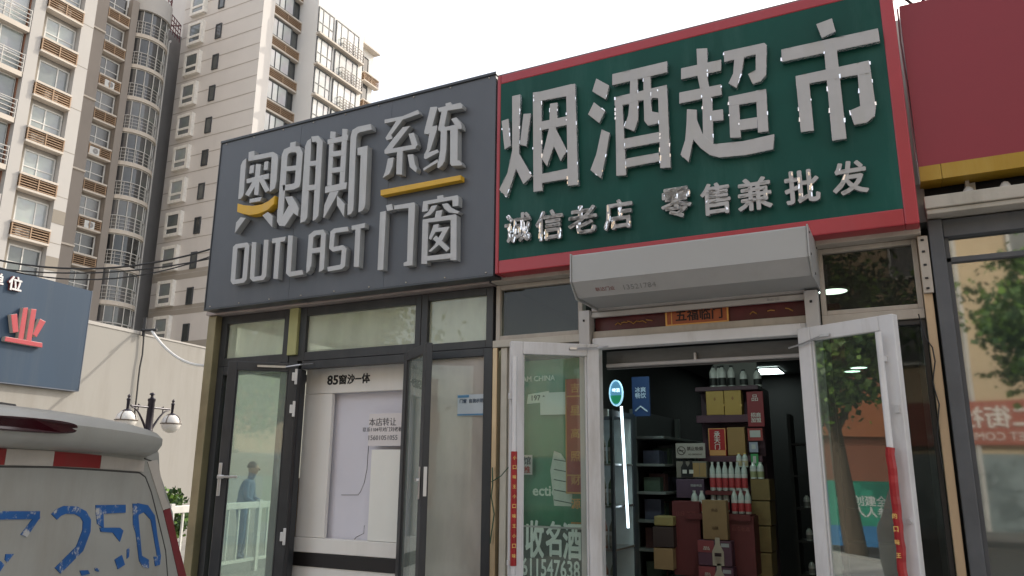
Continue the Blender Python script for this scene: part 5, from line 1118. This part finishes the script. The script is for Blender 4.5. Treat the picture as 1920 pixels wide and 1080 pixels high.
ac0 = None
for k in (-1, 1, 2, 4, 5):
    p_ = (-39.98, 22.1+.35*(k % 2), 24.42-FL_*k-.84)
    if ac0 is None:
        ac0 = obj('air_conditioner', MB().box(-.28, .0, -.36, .36, 0, .52).lathe((.0, .08, .26), [(.02,-.001),(.02,.001)], 6), acm, None, org=(0,0,0)); ac0.parent = tA; ac0.location = Vector(p_)-wpos(tA)
        obj('fan_grille', MB().strip([(.004, .08+.2*math.cos(a*math.pi/6), .26+.2*math.sin(a*math.pi/6)) for a in range(12)], [(.004, .08+.03*math.cos(a*math.pi/6), .26+.03*math.sin(a*math.pi/6)) for a in range(12)], [(.001, .08+.2*math.cos(a*math.pi/6), .26+.2*math.sin(a*math.pi/6)) for a in range(12)], [(.001, .08+.03*math.cos(a*math.pi/6), .26+.03*math.sin(a*math.pi/6)) for a in range(12)], True), DRK, ac0)
    else: copy_part(ac0, tA, p_)
# recessed balconies left of the middle pier
obj('balcony_recess', MB().box(-41.4, -41.2, 12, 20.84, 0, 46), BEI, tA) if False else None
ba = None
rv = MB(); rv.box(-40.449, -40.36, 20.72, 20.849, 0, 46); obj('red_reveal', rv, mat('reveal_red_brown', (.26,.12,.07), .7), tA)
for k in range(-2, 8):
    zs = 24.5-FL_*k
    if ba is None:
        b_ = obj('balcony', MB().box(-.45, 0, -2.2, 2.2, -.28, 0), SLAB, None)
        r_ = MB()
        for z in (.25, .5, .75, 1.0): r_.box(-.06, -.02, -2.2, 2.2, z-.02, z+.02)
        for j in range(5): r_.box(-.065, -.015, -2.19+j*1.09, -2.15+j*1.09, 0, 1.05)
        obj('railing', r_, RAIL, b_)
        fr_ = frame_ring(MB(Matrix(((0,0,0,0),(1,0,0,0),(0,0,1,0),(0,0,0,1))) if False else None), 0, 1, 0, 1, 0, 1, .1) if False else MB()
        for yy in (-2.15, -.75, .95, 2.10): fr_.box(-.42, -.36, yy, yy+.07, 0, 2.33)
        fr_.box(-.42, -.36, -2.15, 2.15, 2.26, 2.33); fr_.box(-.42, -.36, -2.15, 2.15, 1.02, 1.08)
        obj('glazing_frame', fr_, FRW, b_); obj('pane', MB().box(-.40, -.38, -2.15, 2.15, 0, 2.3), GA, b_)
        b_.parent = tA; b_.location = Vector((-40.0, 18.6, zs))-wpos(tA); ba = b_; WPOS[b_.name] = Vector((-40.0, 18.6, zs))
    else: copy_part(ba, tA, (-40.0, 18.6, zs))
# --- brown wing with the curved glazed balconies
tW = thing('brown_tower', 'shaded grey brown tower with a column of curved glazed balconies and a drainpipe', 'apartment tower', (-50, 30, 0))
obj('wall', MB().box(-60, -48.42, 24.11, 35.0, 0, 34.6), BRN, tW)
obj('left_pier', MB().box(-48.419, -48.0, 26.5, 29.9, 0, 36.5), BRN, tW); obj('middle_pier', MB().box(-48.419, -47.95, 31.62, 32.15, 0, 35.2), BRN, tW)
obj('recess_wall', MB().box(-60, -50.2, 35.01, 38.2, 0, 36.0), DRK, tW)
jn = MB()
for k in range(8): jn.box(-48.0, -47.9, 28.2, 29.9, 31.4-5.24*k, 31.52-5.24*k)
obj('wall_joint', jn, SLAB, tW)['kind'] = 'stuff'
wb1 = lb1 = None
for k in range(-1, 10):
    zb_ = 31.05-2.6*k
    if wb1 is None:
        wb1 = win_proto(tW, (-48.36, 30.75, zb_), EAST, 1.55, 1.45, FRW, GBr, (.35,), (.4,)); lb1 = louvre_proto(tW, (-48.4, 30.75, zb_-.85), EAST, 1.66, .68, depth=.45)
    else: copy_part(wb1, tW, (-48.36, 30.75, zb_), EAST); copy_part(lb1, tW, (-48.4, 30.75, zb_-.85), EAST)
for k in (1, 3, 5): copy_part(ac0, tW, (-47.99, 30.95-.2*(k % 4), 31.05-2.6*k-.84))
# curved balcony prototype, local: y along the face, -x... built facing +X
def curve_pts(rx, ry, z, n=12, a0=-90, a1=90):
    return [(rx*math.cos(R_(a0+(a1-a0)*i/n)), ry*math.sin(R_(a0+(a1-a0)*i/n)), z) for i in range(n+1)]
RX, RY = 1.0, 1.42; cb0 = None
for k in range(-1, 11):
    zs = 32.75-2.52*k
    if cb0 is None:
        lo = curve_pts(RX+.08, RY+.08, -.28); hi = curve_pts(RX+.08, RY+.08, 0)
        sb_ = MB(); n1 = len(lo)
        sb_.add(lo+hi, [(i, i+1, n1+i+1, n1+i) for i in range(n1-1)]+[tuple(range(n1)), tuple(range(n1, 2*n1)), (0, n1, 2*n1-1, n1-1)])
        b_ = obj('curved_balcony', sb_, SLAB, None)
        g1 = curve_pts(RX-.10, RY-.10, 0); g2 = curve_pts(RX-.10, RY-.10, 2.24)
        obj('pane', MB().add(g1+g2, [(i, i+1, n1+i+1, n1+i) for i in range(n1-1)]), GBr, b_, smooth=True)
        fr_ = MB()
        for a in (-85, -50, -22, 8, 38, 66): fr_.tube([((RX-.06)*math.cos(R_(a)), (RY-.06)*math.sin(R_(a)), z) for z in (0, 2.24)], .035, 4)
        for z in (.03, 1.05, 2.2): fr_.tube(curve_pts(RX-.06, RY-.06, z), .03, 4)
        obj('glazing_frame', fr_, FRW, b_)
        rl = MB()
        for z in (.25, .5, .75, 1.0): rl.tube(curve_pts(RX+.03, RY+.03, z), .016, 4)
        for a in range(-85, 90, 22): rl.tube([((RX+.03)*math.cos(R_(a)), (RY+.03)*math.sin(R_(a)), z) for z in (0, 1.0)], .02, 4)
        obj('railing', rl, RAIL, b_)
        b_.parent = tW; b_.location = Vector((-48.42, 33.55, zs))-wpos(tW); cb0 = b_; WPOS[b_.name] = Vector((-48.42, 33.55, zs))
    elif zs < 34: copy_part(cb0, tW, (-48.42, 33.55, zs))
cb0.location = Vector((-48.42, 33.55, 32.75-2.52*9.99))-wpos(tW)
lo = curve_pts(RX+.1, RY+.1, 35.0-.3); hi = curve_pts(RX+.1, RY+.1, 36.2)
pm = MB(Matrix.Translation((-48.42, 33.55, 0))); n1 = len(lo); pm.add(lo+hi, [(i, i+1, n1+i+1, n1+i) for i in range(n1-1)]+[tuple(range(n1)), tuple(range(n1, 2*n1))]); obj('curved_parapet', pm, BEI2, tW, smooth=True)
rl = MB(Matrix.Translation((-48.42, 33.55, 0)))
for z in (36.5, 36.8, 37.1): rl.tube(curve_pts(RX, RY, z), .035, 5)
for a in range(-85, 90, 22): rl.tube([(RX*math.cos(R_(a)), RY*math.sin(R_(a)), z) for z in (36.2, 37.1)], .03, 4)
obj('roof_railing', rl, RAILM, tW)
rl = MB()
for z in (34.9, 35.3, 35.7, 36.1): rl.tube([(-48.2, 34.9, z), (-49.0, 36.6, z)], .04, 5)
for j in range(6): rl.tube([(-48.2-.8*j/5, 34.9+1.7*j/5, z) for z in (34.6, 36.15)], .035, 4)
rl.tube([(-48.2,34.9,34.9),(-49.0,36.6,36.1)], .05, 5); obj('roof_railing', rl, RAILM, tW)
obj('drainpipe', MB().tube([(-48.25, 35.15, 0), (-48.25, 35.15, 33.6)], .07, 8).tube([(-48.25,35.15,33.6),(-48.4,35.4,33.9)], .09, 8), RAIL, tW)
# --- tower B: beige shaded end wall and bright sunlit flank
tB = thing('sunlit_tower', 'tall beige tower with white box windows on its shaded end and a bright sunlit flank', 'apartment tower', (-44, 43, 0))
YB = 36.6
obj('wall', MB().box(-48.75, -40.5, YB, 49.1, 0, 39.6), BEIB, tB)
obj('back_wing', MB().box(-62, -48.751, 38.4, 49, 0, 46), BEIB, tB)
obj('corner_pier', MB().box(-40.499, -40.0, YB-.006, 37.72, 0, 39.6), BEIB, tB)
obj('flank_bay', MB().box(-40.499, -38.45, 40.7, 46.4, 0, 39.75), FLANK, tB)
obj('rear_bay', MB().box(-40.499, -39.6, 46.401, 49.3, 0, 37.6), FLANK, tB)
obj('rear_eave', MB().box(-40.6, -39.0, 46.41, 49.5, 37.601, 37.75), SLAB, tB)
jn = MB()
for k in range(20): jn.box(-48.75, -40.0, YB-.016, YB-.007, 37.4-1.31*k, 37.46-1.31*k)
obj('wall_joint', jn, mat('joint_shade', (.42,.38,.34), .9), tB)['kind'] = 'stuff'
for z in (14.75, 12.15, 9.5): obj('taupe_band', MB().box(-48.75, -40.0, YB-.012, YB-.0065, z, z+.68), mat('tower_b_taupe', (.36,.325,.28), .85, 0, .06, .3), tB)
wb = sm_ = None
for k in range(-1, 11):
    zc = 34.75-2.62*k
    if wb is None:
        wb = win_proto(tB, (-46.95, YB, zc-.95), 0, 1.62, 1.9, mat('box_window_white', (.80,.77,.71), .7), GA, (), (.36,), name='box_window', bay=.30, fw=.23, d=.12)
        sm_ = win_proto(tB, (-44.55, YB-.09, zc-1.0), 0, .62, 1.25, FRD, GBr, (), ())
    else: copy_part(wb, tB, (-46.95, YB, zc-.95)); copy_part(sm_, tB, (-44.55, YB-.09, zc-1.0))
wl1 = ll1 = wv = None
for k in range(-2, 4):
    zl = 32.75-2.62*k
    if wl1 is None:
        ll1 = louvre_proto(tB, (-40.49, 39.2, zl), EAST, 2.95, .68, depth=.45); wl1 = win_proto(tB, (-40.45, 38.85, zl-1.72), EAST, 2.1, 1.55, FRD, GW, (.28,.55), (), bay=.25)
        wv = win_proto(tB, (-40.38, 40.3, zl-1.72), EAST, .75, 1.55, FRD, GBr)
    else: copy_part(ll1, tB, (-40.49, 39.2, zl), EAST); copy_part(wl1, tB, (-40.45, 38.85, zl-1.72), EAST); copy_part(wv, tB, (-40.38, 40.3, zl-1.72), EAST)
wc = wd_ = None
for k in range(0, 5):
    zt_ = 37.35-2.62*k
    if wc is None:
        wc = win_proto(tB, (-38.34, 41.65, zt_-2.35), EAST, 1.85, 2.2, FRD, GW, (.3,.7), (.40,)); wd_ = win_proto(tB, (-38.34, 44.3, zt_-2.3), EAST, 2.9, 2.15, FRD, GW, (.22,.5,.78), ())
        b_ = obj('balcony', MB().box(-.02, .40, -2.75, 2.75, -.16, 0), SLAB, None)
        r_ = MB()
        for z in (.25, .5, .75, 1.0): r_.box(.34, .38, .1, 2.7, z-.02, z+.02); 
        for j in range(8): r_.box(.335, .385, .1+j*.37, .14+j*.37, 0, 1.02)
        for z in (.5, 1.0): r_.box(0, .34, .1, .14, z-.02, z+.02)
        obj('railing', r_, mat('railing_brown', (.13,.10,.08), .5), b_)
        b_.parent = tB; b_.location = Vector((-38.45, 43.4, zt_-2.5))-wpos(tB); bb = b_; WPOS[b_.name] = Vector((-38.45, 43.4, zt_-2.5))
    else: copy_part(wc, tB, (-38.34, 41.65, zt_-2.35), EAST); copy_part(wd_, tB, (-38.34, 44.3, zt_-2.3), EAST); copy_part(bb, tB, (-38.45, 43.4, zt_-2.5))
for k in range(3):
    z = 36.9-2.62*k
    copy_part(wv, tB, (-39.5, 48.2, z-1.6), EAST); copy_part(la, tB, (-39.58, 48.6, z-2.5), EAST)

# ------------------------------------------------------------------ across the street (seen in the glass)
TAN = mat('street_facade_tan', (.52,.40,.26), .85, 0, .06, .5, dirt_glare=(.4,.31,.2), dirt_glare_amt=.4)
ob_ = thing('street_building', 'tan sunlit building across the street mirrored in the shop glass', 'building', (8, -18, 0))
obj('wall', MB().box(-9, 40, -24, -17, 0, 13.5), TAN, ob_)
obj('base_wall', MB().box(-9, 40, -16.99, -16.93, 0, 2.2), mat('shopfront_greyblue', (.20,.24,.25), .5, 0, .2, .7), ob_)
ow = None
for fl in range(4):
    for k in range(14):
        x = -6.0+k*3.3
        if ow is None: ow = win_proto(ob_, (x, -16.9, 4.9+fl*2.8), R_(180), 1.5, 1.5, FRW, GBr, (.5,), ())
        else: copy_part(ow, ob_, (x, -16.9, 4.9+fl*2.8), R_(180))
obj('drainpipe', MB().tube([(1.7,-16.9,0),(1.7,-16.9,13)], .08, 8).tube([(12.2,-16.9,0),(12.2,-16.9,13)], .08, 8), RAIL, ob_)
cbn = thing('community_banner', 'red brown community sign with white characters mirrored in the right shop window', 'sign', (2, -16.8, 2.4))
obj('panel', MB().box(-3.5, 6.5, -16.9, -16.8, 2.45, 3.75), mat('banner_redbrown', (.34,.09,.06), .5, 0, .1, 1), cbn)
FB = Matrix(((-1,0,0,0),(0,0,1,0),(0,1,0,0),(0,0,0,1)))
text('lettering', '二街社区', (-3.5,-.4,2.95,3.6), mat('banner_white', (.7,.66,.6), .5), cbn, F=FB, org=(0,-16.799,0), depth=.03, bold=.02)
text('lettering', 'STREET COMMUNITY', (-3.9,-.1,2.58,2.82), MATS['banner_white'], cbn, F=FB, org=(0,-16.799,0), depth=.02)
bk2 = thing('brick_building', 'red brown building across the street mirrored in the right white door', 'building', (-22, -9, 0))
obj('wall', MB().box(-26, -18, -18, -.5, 0, 5.4), mat('red_brown_wall', (.34,.13,.08), .85, 0, .15, .8), bk2)
obj('fascia', MB().box(-17.999, -17.85, -18, -.5, 2.7, 4.0), mat('orange_fascia', (.46,.16,.07), .6, 0, .1, 1), bk2)
HX, HY = -11.3, -2.4
hp = thing('street_hoarding', 'blue and green hoarding with white characters mirrored in the right white door', 'hoarding', (HX, HY, 0))
hn_ = Vector((.842, .54, 0)).normalized(); hd_ = Vector((-hn_.y, hn_.x, 0))
MH = Matrix(((hd_.x, hn_.x, 0, HX), (hd_.y, hn_.y, 0, HY), (0, 0, 1, 0), (0, 0, 0, 1)))
obj('blue_panel', MB(MH).box(-2.2, 1.7, -.05, 0, .15, .55).box(.75, 1.7, -.05, -.001, .552, 1.45), mat('hoarding_blue', (.05,.22,.48), .4), hp)
obj('green_panel', MB(MH).box(-2.2, .748, -.05, .001, .552, 1.45), mat('hoarding_green', (.03,.32,.22), .4), hp)
FH = Matrix(((-hd_.x, 0, hn_.x, 0), (-hd_.y, 0, hn_.y, 0), (0, 1, 0, 0), (0, 0, 0, 1)))
text('lettering', '创建全国文明城区\n人人参与共建共享', (-.45,1.6,.72,1.15), mat('hoarding_white', (.75,.75,.75), .5), hp, F=FH, org=(HX+hn_.x*.003,HY+hn_.y*.003,0), depth=.004, bold=.02)
def tree(x, y, h, r, lab, n=5200, lean=0):
    t = thing('street_tree', lab, 'tree', (x, y, 0), 'street trees')
    tk = MB(); base = Vector((x, y, 0)); top_ = base+Vector((lean, 0, h*.55)); tk.tube([base, base.lerp(top_, .5)+Vector((.08,.05,0)), top_], .2, 10, r2=.10)
    ends = []
    for k in range(9):
        a = k*.7+rnd.random(); e = top_+Vector((math.cos(a)*r*rnd.uniform(.4,.85), math.sin(a)*r*rnd.uniform(.4,.85), h*rnd.uniform(.05,.38)))
        s0 = base.lerp(top_, rnd.uniform(.65, 1)); md = s0.lerp(e, .5)+Vector((0,0,.25)); tk.tube([s0, md, e], .07, 6, r2=.02); ends += [e, md, s0.lerp(e,.8)]
    obj('trunk', tk, BARK, t, smooth=True)
    lf = MB(); cl = []
    for e in ends:
        for j in range(5): cl.append((e+Vector((rnd.gauss(0,r*.24), rnd.gauss(0,r*.24), rnd.gauss(0,r*.2))), r*rnd.uniform(.10,.24)))
    pts = []
    for i in range(n):
        c, rr = rnd.choice(cl); v = Vector((rnd.gauss(0,1), rnd.gauss(0,1), rnd.gauss(0,.8))); pts.append(c+v*rr*.7)
    leafmass(lf, pts, .15); obj('crown', lf, LEAF, t, fix=False)
tree(3.5, -8.6, 6.3, 2.2, 'leafy street tree mirrored at the right edge window', 15000)
tree(-10.2, -1.35, 6.0, 2.1, 'leafy street tree mirrored in the right white door', 9000, -.5)
tree(8.6, -8.5, 7.0, 2.2, 'leafy street tree mirrored in the left white door')
tree(-1.5, -10.5, 8.6, 2.2, 'leafy street tree mirrored in the upper shop glass')
